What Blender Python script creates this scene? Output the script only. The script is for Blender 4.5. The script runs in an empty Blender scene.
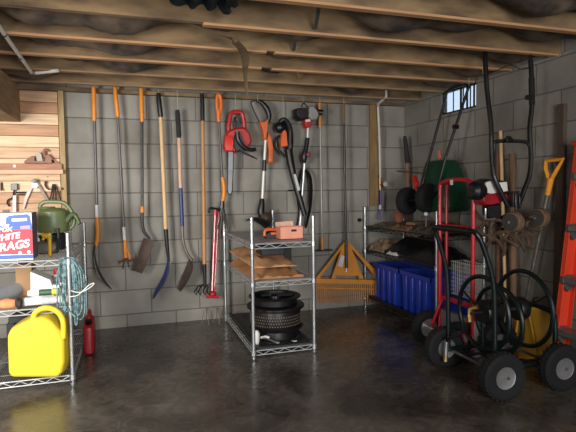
import bpy, math, random
from mathutils import Vector, Matrix
random.seed(7)
S = bpy.context.scene
COL = S.collection
PI = math.pi
# ------------------------------------------------------------------ camera
FPX = 493.86; YAW = 0.306126; PIT = 0.0524444; ROL = -0.013172; CH = 1.128
BY = 4.315      # back wall plane
RX = 2.57       # right wall plane
ZC = 1.955      # underside of joists
fw = Vector((math.sin(YAW)*math.cos(PIT), math.cos(YAW)*math.cos(PIT), -math.sin(PIT)))
rt0 = Vector((math.cos(YAW), -math.sin(YAW), 0)); up0 = rt0.cross(fw)
rt = rt0*math.cos(ROL)+up0*math.sin(ROL); up = -rt0*math.sin(ROL)+up0*math.cos(ROL)
cam = bpy.data.objects.new('camera', bpy.data.cameras.new('camera')); COL.objects.link(cam)
m = Matrix((rt, up, -fw)).transposed().to_4x4(); m.translation = (0, 0, CH); cam.matrix_world = m
cam.data.sensor_width = 36; cam.data.lens = FPX/576*36; cam.data.clip_start = .02
S.camera = cam
def ray(x, y): return fw*FPX+rt*(x-288)-up*(y-216)
def onY(x, y, Y):
    q = ray(x, y); return q*(Y/q.y)+Vector((0, 0, CH))
def onX(x, y, X):
    q = ray(x, y); return q*(X/q.x)+Vector((0, 0, CH))
def onZ(x, y, Z):
    q = ray(x, y); return q*((Z-CH)/q.z)+Vector((0, 0, CH))
# ------------------------------------------------------------------ materials
def lin(c):
    return tuple(((v/255)/12.92 if v/255 <= .04045 else ((v/255+.055)/1.055)**2.4) for v in c)+(1,)
MATS = {}
def mat(name, c, rough=.6, metal=0, var=.25, scale=8, bump=0., stretch=None, c2=None, coat=0):
    if name in MATS: return MATS[name]
    m = bpy.data.materials.new(name); m.use_nodes = True; nt = m.node_tree; N = nt.nodes; L = nt.links
    b = N['Principled BSDF']; b.inputs['Roughness'].default_value = rough; b.inputs['Metallic'].default_value = metal
    if coat: b.inputs['Coat Weight'].default_value = coat
    tc = N.new('ShaderNodeTexCoord'); mp = N.new('ShaderNodeMapping'); L.new(tc.outputs['Object'], mp.inputs[0])
    if stretch: mp.inputs['Scale'].default_value = stretch
    nz = N.new('ShaderNodeTexNoise'); nz.inputs['Scale'].default_value = scale; nz.inputs['Detail'].default_value = 5; L.new(mp.outputs[0], nz.inputs[0])
    rp = N.new('ShaderNodeValToRGB'); L.new(nz.outputs[0], rp.inputs[0])
    base = lin(c); dark = lin(c2) if c2 else tuple(v*(1-var) for v in base[:3])+(1,)
    rp.color_ramp.elements[0].position = .35; rp.color_ramp.elements[0].color = dark
    rp.color_ramp.elements[1].position = .65; rp.color_ramp.elements[1].color = base
    L.new(rp.outputs[0], b.inputs['Base Color'])
    if bump:
        bp = N.new('ShaderNodeBump'); bp.inputs['Strength'].default_value = bump; bp.inputs['Distance'].default_value = .01
        L.new(nz.outputs[0], bp.inputs['Height']); L.new(bp.outputs[0], b.inputs['Normal'])
    MATS[name] = m; return m
# ------------------------------------------------------------------ mesh builder
def basis(d):
    d = Vector(d).normalized(); a = Vector((0, 0, 1)) if abs(d.z) < .9 else Vector((1, 0, 0))
    u = d.cross(a).normalized(); v = d.cross(u).normalized(); return u, v
def smoothpath(pts, k=5, closed=False):
    P = [Vector(p) for p in pts]; n = len(P); out = []
    rng = n if closed else n-1
    for i in range(rng):
        if closed: a, b, c, d = P[(i-1) % n], P[i], P[(i+1) % n], P[(i+2) % n]
        else: a, b, c, d = P[max(i-1, 0)], P[i], P[i+1], P[min(i+2, n-1)]
        for j in range(k):
            t = j/k
            out.append(.5*((2*b)+(c-a)*t+(2*a-5*b+4*c-d)*t*t+(3*b-a-3*c+d)*t**3))
    if not closed: out.append(P[-1])
    return out
class MB:
    def __init__(s): s.v = []; s.f = []
    def add(s, vs, fs):
        o = len(s.v); s.v += [Vector(v) for v in vs]; s.f += [tuple(i+o for i in f) for f in fs]; return s
    def box(s, c, size, R=None):
        c = Vector(c); h = [x/2 for x in size]; vs = []
        for z in (-1, 1):
            for y in (-1, 1):
                for x in (-1, 1):
                    p = Vector((x*h[0], y*h[1], z*h[2])); vs.append(c+(R @ p if R else p))
        return s.add(vs, [(0, 2, 3, 1), (4, 5, 7, 6), (0, 1, 5, 4), (2, 6, 7, 3), (0, 4, 6, 2), (1, 3, 7, 5)])
    def bb(s, x0, x1, y0, y1, z0, z1): return s.box(((x0+x1)/2, (y0+y1)/2, (z0+z1)/2), (abs(x1-x0), abs(y1-y0), abs(z1-z0)))
    def tube(s, pts, r, n=8, closed=False, sm=0, flat=1.0):
        P = [Vector(p) for p in pts]
        rs = r if isinstance(r, (list, tuple)) else [r]*len(P)
        if sm:
            n0 = len(P); P2 = smoothpath(P, sm, closed)
            if isinstance(r, (list, tuple)):
                r2 = []
                for i in range(len(P2)):
                    t = i/sm; a = int(t); b = min(a+1, n0-1); a = min(a, n0-1); r2.append(rs[a]*(1-(t-int(t)))+rs[b]*(t-int(t)))
                rs = r2
            else: rs = [r]*len(P2)
            P = P2
        N = len(P); T = []
        for i in range(N):
            if closed: t = P[(i+1) % N]-P[i-1]
            else: t = P[min(i+1, N-1)]-P[max(i-1, 0)]
            T.append(t.normalized() if t.length > 1e-9 else Vector((0, 0, 1)))
        u, _ = basis(T[0]); vs = []
        for i in range(N):
            u = (u-T[i]*u.dot(T[i])).normalized(); w = T[i].cross(u)
            for k in range(n):
                a = 2*PI*k/n; vs.append(P[i]+(u*math.cos(a)+w*math.sin(a)*flat)*rs[i])
        fs = []
        for i in range(N if closed else N-1):
            j = (i+1) % N
            for k in range(n):
                k2 = (k+1) % n; fs.append((i*n+k, i*n+k2, j*n+k2, j*n+k))
        if not closed: fs += [tuple(range(n-1, -1, -1)), tuple((N-1)*n+k for k in range(n))]
        return s.add(vs, fs)
    def lathe(s, prof, o, axis, n=24):      # prof: (radius, distance along the axis)
        o = Vector(o); d = Vector(axis).normalized(); u, w = basis(d); vs = []; N = len(prof)
        for r, h in prof:
            for k in range(n):
                a = 2*PI*k/n; vs.append(o+d*h+(u*math.cos(a)+w*math.sin(a))*max(r, 1e-5))
        fs = [(i*n+k, i*n+(k+1) % n, (i+1)*n+(k+1) % n, (i+1)*n+k) for i in range(N-1) for k in range(n)]
        fs += [tuple(range(n-1, -1, -1)), tuple((N-1)*n+k for k in range(n))]
        return s.add(vs, fs)
    def ring(s, o, axis, R, r, n=40, m=8):
        u, w = basis(axis); o = Vector(o)
        return s.tube([o+(u*math.cos(2*PI*k/n)+w*math.sin(2*PI*k/n))*R for k in range(n)], r, m, True)
    def prism(s, pts, vec):
        P = [Vector(p) for p in pts]; v = Vector(vec); n = len(P)
        fs = [tuple(range(n)), tuple(range(2*n-1, n-1, -1))]+[(i, i+n, (i+1) % n+n, (i+1) % n) for i in range(n)]
        return s.add(P+[p+v for p in P], fs)
    def puff(s, pts, vec, inset=.18, k=1):   # a prism whose two faces are domed in: moulded plastic housings
        P = [Vector(p) for p in pts]; v = Vector(vec); n = len(P); c = sum(P, Vector())/n
        rings = []
        for t, sc in ((0, 1-inset), (.15, 1-inset*.3), (.35, 1), (.65, 1), (.85, 1-inset*.3), (1, 1-inset)):
            rings.append([c+(p-c)*sc+v*t for p in P])
        vs = [p for r in rings for p in r]; fs = [tuple(range(n)), tuple(range(6*n-1, 5*n-1, -1))]
        for i in range(5):
            for j in range(n): fs.append((i*n+j, (i+1)*n+j, (i+1)*n+(j+1) % n, i*n+(j+1) % n))
        return s.add(vs, fs)
    def ribbon(s, pts, wv, widths, th=.003, dish=0., sm=4, nn=6):  # a bent blade: centre line, width direction, widths, thickness, hollow
        P = smoothpath(pts, sm); n0 = len(pts); N = len(P); wv = Vector(wv).normalized(); vs = []
        for i in range(N):
            t = i/sm; a = min(int(t), n0-1); b = min(a+1, n0-1); fr = t-int(t); w = widths[a]*(1-fr)+widths[b]*fr
            T = (P[min(i+1, N-1)]-P[max(i-1, 0)]).normalized(); nr = T.cross(wv).normalized(); ww = nr.cross(T).normalized()
            for side in (0, 1):
                for k in range(nn+1):
                    q = 2*k/nn-1; vs.append(P[i]+ww*(q*w/2)+nr*(dish*w*(q*q)+side*th))
        M_ = 2*(nn+1); fs = []
        for i in range(N-1):
            for k in range(nn):
                fs.append((i*M_+k, (i+1)*M_+k, (i+1)*M_+k+1, i*M_+k+1))
                o = nn+1; fs.append((i*M_+o+k, i*M_+o+k+1, (i+1)*M_+o+k+1, (i+1)*M_+o+k))
            fs.append((i*M_, i*M_+nn+1, (i+1)*M_+nn+1, (i+1)*M_)); fs.append((i*M_+nn, (i+1)*M_+nn, (i+1)*M_+2*nn+1, i*M_+2*nn+1))
        for i in (0, N-1):
            for k in range(nn): fs.append((i*M_+k, i*M_+k+1, i*M_+nn+2+k, i*M_+nn+1+k))
        return s.add(vs, fs)
    def blob(s, c, r, n=14, m=9, noise=0, sq=2.0, R=None):      # (super)ellipsoid, optionally crumpled
        c = Vector(c); vs = []; fs = []
        def sp(x): return math.copysign(abs(x)**(2/sq), x)
        for i in range(m+1):
            ph = -PI/2+PI*i/m
            for k in range(n):
                a = 2*PI*k/n; q = Vector((sp(math.cos(ph))*sp(math.cos(a))*r[0], sp(math.cos(ph))*sp(math.sin(a))*r[1], sp(math.sin(ph))*r[2]))
                q *= 1+random.uniform(-noise, noise)
                vs.append(c+(R @ q if R else q))
        for i in range(m):
            for k in range(n): fs.append((i*n+k, i*n+(k+1) % n, (i+1)*n+(k+1) % n, (i+1)*n+k))
        fs += [tuple(range(n-1, -1, -1)), tuple(m*n+k for k in range(n))]
        return s.add(vs, fs)
WL = {}
def put(name, mb, m, parent=None, bev=0, ang=40, sub=0, loc=None):
    if parent is not None: L = WL[parent]
    elif loc is not None: L = Vector(loc)
    else:
        xs = [v.x for v in mb.v]; ys = [v.y for v in mb.v]; L = Vector(((min(xs)+max(xs))/2, (min(ys)+max(ys))/2, min(v.z for v in mb.v)))
    me = bpy.data.meshes.new(name); me.from_pydata([v-L for v in mb.v], [], mb.f); me.validate(); me.update()
    me.shade_smooth(); me.set_sharp_from_angle(angle=math.radians(ang))
    me.materials.append(m)
    import bmesh
    b = bmesh.new(); b.from_mesh(me); bmesh.ops.recalc_face_normals(b, faces=b.faces); b.to_mesh(me); b.free()
    o = bpy.data.objects.new(name, me); COL.objects.link(o); WL[o] = L
    if parent is not None: o.parent = parent
    else: o.location = L
    if bev:
        q = o.modifiers.new('bevel', 'BEVEL'); q.width = bev; q.segments = 2; q.limit_method = 'ANGLE'
    if sub:
        q = o.modifiers.new('sub', 'SUBSURF'); q.levels = sub; q.render_levels = sub
    return o
def tag(o, label, cat, group=None):
    o['label'] = label; o['category'] = cat
    if group: o['group'] = group
    return o
def thing(name, label, cat, loc, group=None):
    o = bpy.data.objects.new(name, None); COL.objects.link(o); o.location = loc; WL[o] = Vector(loc); o.empty_display_size = .05
    return tag(o, label, cat, group)
def struct(name, mb, m, **k):
    o = put(name, mb, m, loc=(0, 0, 0), **k); o['kind'] = 'structure'; return o
def lettering(name, txt, m, parent, o, right, upv, size, shear=0, bold=0):
    cu = bpy.data.curves.new(name, 'FONT'); cu.body = txt; cu.size = size; cu.extrude = .0006; cu.shear = shear; cu.offset = bold
    t = bpy.data.objects.new(name, cu); COL.objects.link(t)
    bpy.context.view_layer.update()
    me = bpy.data.meshes.new_from_object(t.evaluated_get(bpy.context.evaluated_depsgraph_get()))
    bpy.data.objects.remove(t); me.name = name
    r = Vector(right).normalized(); u = Vector(upv).normalized(); n = r.cross(u)
    M_ = Matrix((r, u, n)).transposed().to_4x4(); M_.translation = Vector(o)-WL[parent]
    me.transform(M_); me.materials.clear(); me.materials.append(m)
    ob = bpy.data.objects.new(name, me); COL.objects.link(ob); ob.parent = parent; WL[ob] = WL[parent]
    return ob
def C(ox, oy, s, pts): return [(ox+x/s, oy+y/s) for x, y in pts]
def wl(pts, Y): return [onY(x, y, Y) for x, y in pts]

# ------------------------------------------------------------------ colours
steel = mat('chrome_steel', (178, 180, 180), .3, .8, .03, 4)
zinc = mat('zinc_wire', (196, 198, 198), .35, .35, .2, 20)
darkmetal = mat('dark_metal', (70, 70, 68), .4, .7, .3, 15)
greymetal = mat('grey_shaft', (98, 96, 94), .45, .3, .25, 15)
black = mat('black_plastic', (20, 20, 21), .4, 0, .3, 15)
rubber = mat('black_rubber', (15, 14, 14), .85, 0, .3, 25, .2)
orange = mat('orange_grip', (232, 140, 40), .45, 0, .2, 12)
rust = mat('rusty_steel', (98, 75, 58), .8, .2, .5, 30, .4)
whitep = mat('white_plastic', (225, 223, 215), .45, 0, .1, 12)
red = mat('red_paint', (190, 25, 40), .35, 0, .2, 12, coat=.3)
blue = mat('blue_paint', (50, 62, 115), .45, 0, .3, 12)
ashwood = mat('pale_ash_wood', (222, 182, 130), .55, 0, .2, 12, 0, (8, 8, 1))
warmwood = mat('varnished_wood', (198, 138, 78), .5, 0, .25, 12, 0, (8, 8, 1))
oldwood = mat('weathered_wood', (128, 98, 70), .8, 0, .35, 10, .1, (8, 8, 1))
labelm = mat('white_label', (215, 213, 208), .6, 0, .2, 60)

# ------------------------------------------------------------------ block walls
def block_mat(name, axis, shift, tint=(146, 142, 133)):
    m = bpy.data.materials.new(name); m.use_nodes = True; nt = m.node_tree; N = nt.nodes; L = nt.links; b = N['Principled BSDF']
    tc = N.new('ShaderNodeTexCoord'); sp = N.new('ShaderNodeSeparateXYZ'); L.new(tc.outputs['Object'], sp.inputs[0])
    a1 = N.new('ShaderNodeMath'); a1.operation = 'ADD'; L.new(sp.outputs[axis], a1.inputs[0]); a1.inputs[1].default_value = shift+4.064
    a2 = N.new('ShaderNodeMath'); a2.operation = 'ADD'; L.new(sp.outputs['Z'], a2.inputs[0]); a2.inputs[1].default_value = -.105+.4064
    cb = N.new('ShaderNodeCombineXYZ'); L.new(a1.outputs[0], cb.inputs[0]); L.new(a2.outputs[0], cb.inputs[1])
    bt = N.new('ShaderNodeTexBrick'); L.new(cb.outputs[0], bt.inputs[0])
    bt.inputs['Scale'].default_value = 1; bt.inputs['Brick Width'].default_value = .4064; bt.inputs['Row Height'].default_value = .2032
    bt.inputs['Mortar Size'].default_value = .0045; bt.inputs['Mortar Smooth'].default_value = .3; bt.offset = .5; bt.offset_frequency = 2
    t = lin(tint)
    bt.inputs['Color1'].default_value = tuple(v*1.08 for v in t[:3])+(1,); bt.inputs['Color2'].default_value = tuple(v*.84 for v in t[:3])+(1,)
    bt.inputs['Mortar'].default_value = tuple(v*.5 for v in t[:3])+(1,)
    nz = N.new('ShaderNodeTexNoise'); nz.inputs['Scale'].default_value = 3; nz.inputs['Detail'].default_value = 8; L.new(tc.outputs['Object'], nz.inputs[0])
    rp = N.new('ShaderNodeValToRGB'); L.new(nz.outputs[0], rp.inputs[0]); rp.color_ramp.elements[0].position = .3; rp.color_ramp.elements[0].color = (.68, .66, .62, 1)
    rp.color_ramp.elements[1].position = .6; rp.color_ramp.elements[1].color = (1, 1, 1, 1)
    mx = N.new('ShaderNodeMixRGB'); mx.blend_type = 'MULTIPLY'; mx.inputs[0].default_value = 1; L.new(bt.outputs['Color'], mx.inputs[1]); L.new(rp.outputs[0], mx.inputs[2])
    n2 = N.new('ShaderNodeTexNoise'); n2.inputs['Scale'].default_value = 120; n2.inputs['Detail'].default_value = 3; L.new(tc.outputs['Object'], n2.inputs[0])
    hh = N.new('ShaderNodeMath'); hh.operation = 'MULTIPLY_ADD'; L.new(bt.outputs['Fac'], hh.inputs[0]); hh.inputs[1].default_value = -1.0; 
    h2 = N.new('ShaderNodeMath'); h2.operation = 'MULTIPLY'; L.new(n2.outputs[0], h2.inputs[0]); h2.inputs[1].default_value = .25; L.new(h2.outputs[0], hh.inputs[2])
    bp = N.new('ShaderNodeBump'); bp.inputs['Strength'].default_value = .7; bp.inputs['Distance'].default_value = .012; L.new(hh.outputs[0], bp.inputs['Height']); L.new(bp.outputs[0], b.inputs['Normal'])
    L.new(mx.outputs[0], b.inputs['Base Color']); b.inputs['Roughness'].default_value = .85
    return m
bw = block_mat('painted_block_back', 'X', -.138+.2032)
rw = block_mat('painted_block_side', 'Y', -.0116)
LX = -2.3; FY = -2.2
struct('wall_back', MB().bb(LX, RX+.2, BY, BY+.2, -.05, ZC+.2), bw)
WY0, WY1, WZ0 = 3.25, 3.70, 1.755
WT = .06
w = MB().bb(RX+.02, RX+WT, FY, BY, ZC, ZC+.2).bb(RX, RX+WT, FY, BY, -.05, WZ0).bb(RX, RX+WT, FY, WY0, WZ0, ZC).bb(RX, RX+WT, WY1, BY, WZ0, ZC)
struct('wall_right', w, rw)
struct('wall_left', MB().bb(LX-.2, LX, FY, BY+.2, -.05, ZC+.2), block_mat('painted_block_left', 'Y', 0))
# concrete floor
def floor_mat():
    m = bpy.data.materials.new('stained_concrete'); m.use_nodes = True; nt = m.node_tree; N = nt.nodes; L = nt.links; b = N['Principled BSDF']
    tc = N.new('ShaderNodeTexCoord')
    n1 = N.new('ShaderNodeTexNoise'); n1.inputs['Scale'].default_value = 1.6; n1.inputs['Detail'].default_value = 9; n1.inputs['Distortion'].default_value = 1.2; L.new(tc.outputs['Object'], n1.inputs[0])
    r1 = N.new('ShaderNodeValToRGB'); L.new(n1.outputs[0], r1.inputs[0]); r1.color_ramp.elements[0].position = .34; r1.color_ramp.elements[0].color = lin((58, 53, 48)); r1.color_ramp.elements[1].position = .68; r1.color_ramp.elements[1].color = lin((104, 97, 89))
    n2 = N.new('ShaderNodeTexNoise'); n2.inputs['Scale'].default_value = 7; n2.inputs['Detail'].default_value = 10; n2.inputs['Distortion'].default_value = 2.5; L.new(tc.outputs['Object'], n2.inputs[0])
    r2 = N.new('ShaderNodeValToRGB'); L.new(n2.outputs[0], r2.inputs[0]); r2.color_ramp.elements[0].position = .4; r2.color_ramp.elements[0].color = (.8, .8, .8, 1); r2.color_ramp.elements[1].position = .66; r2.color_ramp.elements[1].color = (1.25, 1.22, 1.18, 1)
    mx = N.new('ShaderNodeMixRGB'); mx.blend_type = 'MULTIPLY'; mx.inputs[0].default_value = 1; L.new(r1.outputs[0], mx.inputs[1]); L.new(r2.outputs[0], mx.inputs[2])
    L.new(mx.outputs[0], b.inputs['Base Color'])
    rr = N.new('ShaderNodeMapRange'); L.new(n2.outputs[0], rr.inputs[0]); rr.inputs[1].default_value = .3; rr.inputs[2].default_value = .7; rr.inputs[3].default_value = .16; rr.inputs[4].default_value = .36; L.new(rr.outputs[0], b.inputs['Roughness'])
    bp = N.new('ShaderNodeBump'); bp.inputs['Strength'].default_value = .12; bp.inputs['Distance'].default_value = .004; L.new(n2.outputs[0], bp.inputs['Height']); L.new(bp.outputs[0], b.inputs['Normal'])
    return m
struct('floor', MB().bb(LX-.2, RX+.2, FY, BY+.2, -.1, 0), floor_mat())
# plank panelling left of the stud
def plank_mat():
    m = bpy.data.materials.new('pine_planks'); m.use_nodes = True; nt = m.node_tree; N = nt.nodes; L = nt.links; b = N['Principled BSDF']
    tc = N.new('ShaderNodeTexCoord'); sp = N.new('ShaderNodeSeparateXYZ'); L.new(tc.outputs['Object'], sp.inputs[0])
    dv = N.new('ShaderNodeMath'); dv.operation = 'DIVIDE'; L.new(sp.outputs['Z'], dv.inputs[0]); dv.inputs[1].default_value = .0875
    fl = N.new('ShaderNodeMath'); fl.operation = 'FLOOR'; L.new(dv.outputs[0], fl.inputs[0])
    wn = N.new('ShaderNodeTexWhiteNoise'); wn.noise_dimensions = '1D'; L.new(fl.outputs[0], wn.inputs['W'])
    rp = N.new('ShaderNodeValToRGB'); L.new(wn.outputs[0], rp.inputs[0]); rp.color_ramp.elements[0].color = lin((188, 142, 104)); rp.color_ramp.elements[1].color = lin((236, 206, 168))
    mp = N.new('ShaderNodeMapping'); mp.inputs['Scale'].default_value = (1, 1, 14); L.new(tc.outputs['Object'], mp.inputs[0])
    nz = N.new('ShaderNodeTexNoise'); nz.inputs['Scale'].default_value = 3.5; nz.inputs['Detail'].default_value = 6; nz.inputs['Distortion'].default_value = .6; L.new(mp.outputs[0], nz.inputs[0])
    r2 = N.new('ShaderNodeValToRGB'); L.new(nz.outputs[0], r2.inputs[0]); r2.color_ramp.elements[0].position = .35; r2.color_ramp.elements[0].color = (.72, .66, .6, 1); r2.color_ramp.elements[1].position = .6; r2.color_ramp.elements[1].color = (1, 1, 1, 1)
    vo = N.new('ShaderNodeTexVoronoi'); vo.inputs['Scale'].default_value = 7; L.new(tc.outputs['Object'], vo.inputs[0])
    r3 = N.new('ShaderNodeValToRGB'); L.new(vo.outputs['Distance'], r3.inputs[0]); r3.color_ramp.elements[0].position = .06; r3.color_ramp.elements[0].color = (.25, .16, .1, 1); r3.color_ramp.elements[1].position = .1; r3.color_ramp.elements[1].color = (1, 1, 1, 1)
    fr = N.new('ShaderNodeMath'); fr.operation = 'FRACT'; L.new(dv.outputs[0], fr.inputs[0])
    gp = N.new('ShaderNodeValToRGB'); L.new(fr.outputs[0], gp.inputs[0]); gp.color_ramp.elements[0].position = .0; gp.color_ramp.elements[0].color = (.3, .22, .16, 1); gp.color_ramp.elements[1].position = .05; gp.color_ramp.elements[1].color = (1, 1, 1, 1)
    cur = rp.outputs[0]
    for r in (r2, r3, gp):
        mx = N.new('ShaderNodeMixRGB'); mx.blend_type = 'MULTIPLY'; mx.inputs[0].default_value = 1; L.new(cur, mx.inputs[1]); L.new(r.outputs[0], mx.inputs[2]); cur = mx.outputs[0]
    L.new(cur, b.inputs['Base Color']); b.inputs['Roughness'].default_value = .6
    return m
pk = MB(); z = .875
while z < ZC-.03:
    pk.bb(LX, -.535, BY-.022, BY, z+.0015, min(z+.086, ZC-.01)); z += .0875
struct('trim_1', pk, plank_mat(), bev=.002)
joistwood = mat('joist_wood', (142, 116, 82), .85, 0, .5, 3.2, .15, (1.2, 4, 4), (88, 70, 50))
freshwood = mat('fresh_pine', (186, 140, 98), .7, 0, .2, 5, 0, (1, 8, 8))
postwood = mat('stud_wood', (176, 148, 104), .75, 0, .3, 6, 0, (8, 8, 1))
struct('trim_2', MB().bb(-.528, -.488, BY-.05, BY, .90, ZC), postwood, bev=.002)
a, b_ = onY(370.5, 150, BY-.04), onY(378.5, 150, BY-.04)
pz = onY(372, 206, BY-.04).z
struct('trim_3', MB().bb(a.x, b_.x, BY-.038, BY, pz, ZC), mat('brown_board', (140, 112, 72), .8, 0, .3, 6, 0, (8, 8, 1)), bev=.002)
# plates on top of the walls
struct('trim_4', MB().bb(LX, RX, BY-.055, BY-.0, ZC-.028, ZC), joistwood)
# girder that runs out from the plank wall
struct('trim_5', MB().bb(-1.02, -.80, FY, BY-.022, 1.68, ZC), mat('girder_wood', (160, 136, 102), .85, 0, .3, 5, .1, (6, 1, 6)), bev=.003)
# ceiling: deck, joists, old insulation
struct('ceiling', MB().bb(LX-.2, RX+.06, FY, BY+.2, ZC+.19, ZC+.22), mat('dark_deck', (66, 54, 42), .9, 0, .4, 4, .2))
JY = [BY-.27-.39*i for i in range(16)]
JY = [4.06, 3.67, 3.28, 2.89, 2.49, 2.09, 1.69, 1.29, .89, .49, .09, -.31, -.71, -1.11, -1.51, -1.91]
n = 6
for i, y in enumerate(JY):
    struct('trim_%d' % n, MB().bb(LX, RX+.018, y-.019, y+.019, ZC, ZC+.19), joistwood, bev=.002); n += 1
for y, x0, x1 in ((2.09, -.1, RX), (2.49, .36, RX), (2.89, -1.2, .79), (2.89, .84, RX), (3.28, -1.5, .86), (3.28, .93, RX), (3.67, -1.5, RX), (4.06, -1.5, RX)):
    struct('trim_%d' % n, MB().bb(x0, x1, y-.0195, y+.0195, ZC-.012, ZC+.001), freshwood if y < 3.5 else mat('dull_pine', (150, 120, 86), .75, 0, .25, 5, 0, (1, 8, 8)), bev=.002); n += 1
# rim board over the right wall and short blocks
ins = MB()
for a, y in zip(JY[1:8], JY[0:7]):
    y0, y1 = a+.022, y-.022; nx = 150; ny = 6; vs = []; fs = []
    ph = random.uniform(0, 9)
    for i in range(nx+1):
        x = LX+(RX-LX)*i/nx
        sag = .105+.05*math.sin(x*2.3+ph)+.04*math.sin(x*5.1+ph*2)+.022*math.sin(x*13+ph)
        for j in range(ny+1):
            t = j/ny
            vs.append((x, y0+(y1-y0)*t, min(ZC+.185, ZC+.165-max(sag, .0)*(.45+.55*math.sin(PI*t))+random.uniform(-.004, .004))))
    for i in range(nx):
        for j in range(ny): fs.append((i*(ny+1)+j, (i+1)*(ny+1)+j, (i+1)*(ny+1)+j+1, i*(ny+1)+j+1))
    ins.add(vs, fs)
o = put('insulation', ins, mat('old_insulation', (104, 88, 72), .95, 0, .6, 7, .6, None, (44, 36, 30)), loc=(0, 0, 0)); tag(o, 'dark ragged insulation sagging between the ceiling joists', 'insulation'); o['kind'] = 'stuff'
# window in the right wall: frame, pane and dark bars
wf = struct('window_1', MB().bb(RX+.012, RX+.04, WY0, WY1, WZ0, WZ0+.015).bb(RX+.012, RX+.04, WY0, WY1, ZC-.02, ZC).bb(RX+.012, RX+.04, WY0, WY0+.015, WZ0, ZC).bb(RX+.012, RX+.04, WY1-.015, WY1, WZ0, ZC), darkmetal)
gl = bpy.data.materials.new('window_glass'); gl.use_nodes = True; g = gl.node_tree.nodes['Principled BSDF']; g.inputs['Transmission Weight'].default_value = 1; g.inputs['Roughness'].default_value = .02; g.inputs['IOR'].default_value = 1.02
put('pane', MB().bb(RX+.024, RX+.027, WY0+.01, WY1-.01, WZ0+.01, ZC-.01), gl, wf)
bars = MB()
for y, t in ((3.29, .010), (3.335, .016), (3.38, .008), (3.42, .018), (3.47, .009), (3.50, .02), (3.60, .006)):
    bars.bb(RX+.045, RX+.053, y-t/2, y+t/2, WZ0, ZC)
put('bar', bars, darkmetal, wf)
bars2 = MB().prism([(RX+.02, WY0, ZC), (RX+.02, WY0+.30, ZC), (RX+.02, WY0+.32, ZC-.035), (RX+.02, WY0, ZC-.06)], (.01, 0, 0))
# ------------------------------------------------------------------ light: overcast daylight through the open front and the window, plus an added left fill
W = bpy.data.worlds.new('world'); S.world = W; W.use_nodes = True
W.node_tree.nodes['Background'].inputs[0].default_value = (.62, .77, 1, 1); W.node_tree.nodes['Background'].inputs[1].default_value = 1.3
def area(name, loc, rot, sx, sy, power, col):
    l = bpy.data.lights.new(name, 'AREA'); l.shape = 'RECTANGLE'; l.size = sx; l.size_y = sy; l.energy = power; l.color = col
    o = bpy.data.objects.new(name, l); COL.objects.link(o); o.location = loc; o.rotation_euler = rot; return o
area('doorway_daylight', (.75, -1.3, 1.3), (PI/2-.05, 0, .12), 1.2, 1.0, 100, (1, .97, .93))
_o = area('left_fill', (-1.7, .9, 1.15), (0, 0, 0), .8, 1.3, 56, (1, .98, .95))  # added fill lamp to brighten the left end; the left wall has no door
_o.rotation_euler = (Vector((-.55, 4.3, 1.0))-_o.location).to_track_quat('-Z', 'Y').to_euler(); _o.data.spread = math.radians(110)
vs_ = S.view_settings; vs_.view_transform = 'Standard'; vs_.look = 'None'; vs_.gamma = 1; vs_.exposure = 0
# ================================================================== tools hanging on the back wall
TY = BY-.11
HK = 'tools hung along the back wall'
def hang(px, py, parent, Y=TY, side=0):       # the wire loop a tool hangs by, up to the last joist
    p = onY(px, py, Y); t = Vector((p.x+side, Y, ZC+.01))
    put('hanging_wire', MB().tube([p, (p.x+.004, Y, p.z+.02), (p.x+side, Y, ZC-.01), t], .0016, 5), zinc, parent)
def tb(pts, r, Y=TY, n=10, sm=0): return MB().tube(wl(pts, Y), r, n, sm=sm)
def root(name, label, cat, px, py, Y=TY): return thing(name, label, cat, onY(px, py, Y))

# 1 round-point shovel seen edge-on
t = root('shovel', 'orange-gripped long grey shovel hanging nearest the pine plank wall, blade edge-on', 'shovel', 95, 285)
put('grip', tb([(93.5, 87), (93.8, 95), (94.3, 118), (94.6, 121)], [.016, .018, .018, .014]), orange, t)
put('shaft', tb([(94.5, 120), (97.3, 219)], .0115), greymetal, t)
put('label_band', tb([(96.7, 205), (97.1, 217)], .0135), labelm, t)
put('lower_grip', tb([(97.4, 217), (98, 228), (97.8, 238), (96, 246)], [.016, .018, .018, .014], sm=3), orange, t)
put('blade', MB().ribbon(wl([(95.6, 244), (95.4, 254), (98, 266), (104, 278), (112, 289)], TY), (.12, -1, .0), [.03, .15, .19, .15, .02], .004, .1), darkmetal, t)
hang(93.6, 88, t)
# 2 claw weeder
t = root('garden_weeder', 'orange-gripped long weeder with a twisted orange claw head on grey blocks', 'weeder', 125, 268)
put('grip', tb([(115, 86), (115.6, 96), (117.6, 114), (117.9, 117)], [.016, .018, .018, .013]), orange, t)
put('shaft', tb([(117.8, 116), (124.6, 242)], .011), greymetal, t)
put('label_band', tb([(123.8, 227), (124.6, 240)], .0135), labelm, t)
k = MB().tube(wl([(125, 240), (125.5, 252), (126, 260)], TY), [.014, .012, .014], 8)
k.tube(wl([(125, 246), (129, 254), (131, 262)], TY), .007, 7)
put('claw_socket', k, orange, t)
for q in ((119, 264), (123, 269), (129, 268), (133, 261)):
    p = [onY(126, 258, TY), onY((126+q[0])/2, 261, TY-.03), onY(q[0], q[1]-2, TY-.05), onY(q[0], q[1], TY-.02)]
    put('claw', MB().tube(p, [.008, .008, .007, .003], 6, sm=2), rust, t)
hang(115, 87, t)
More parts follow.
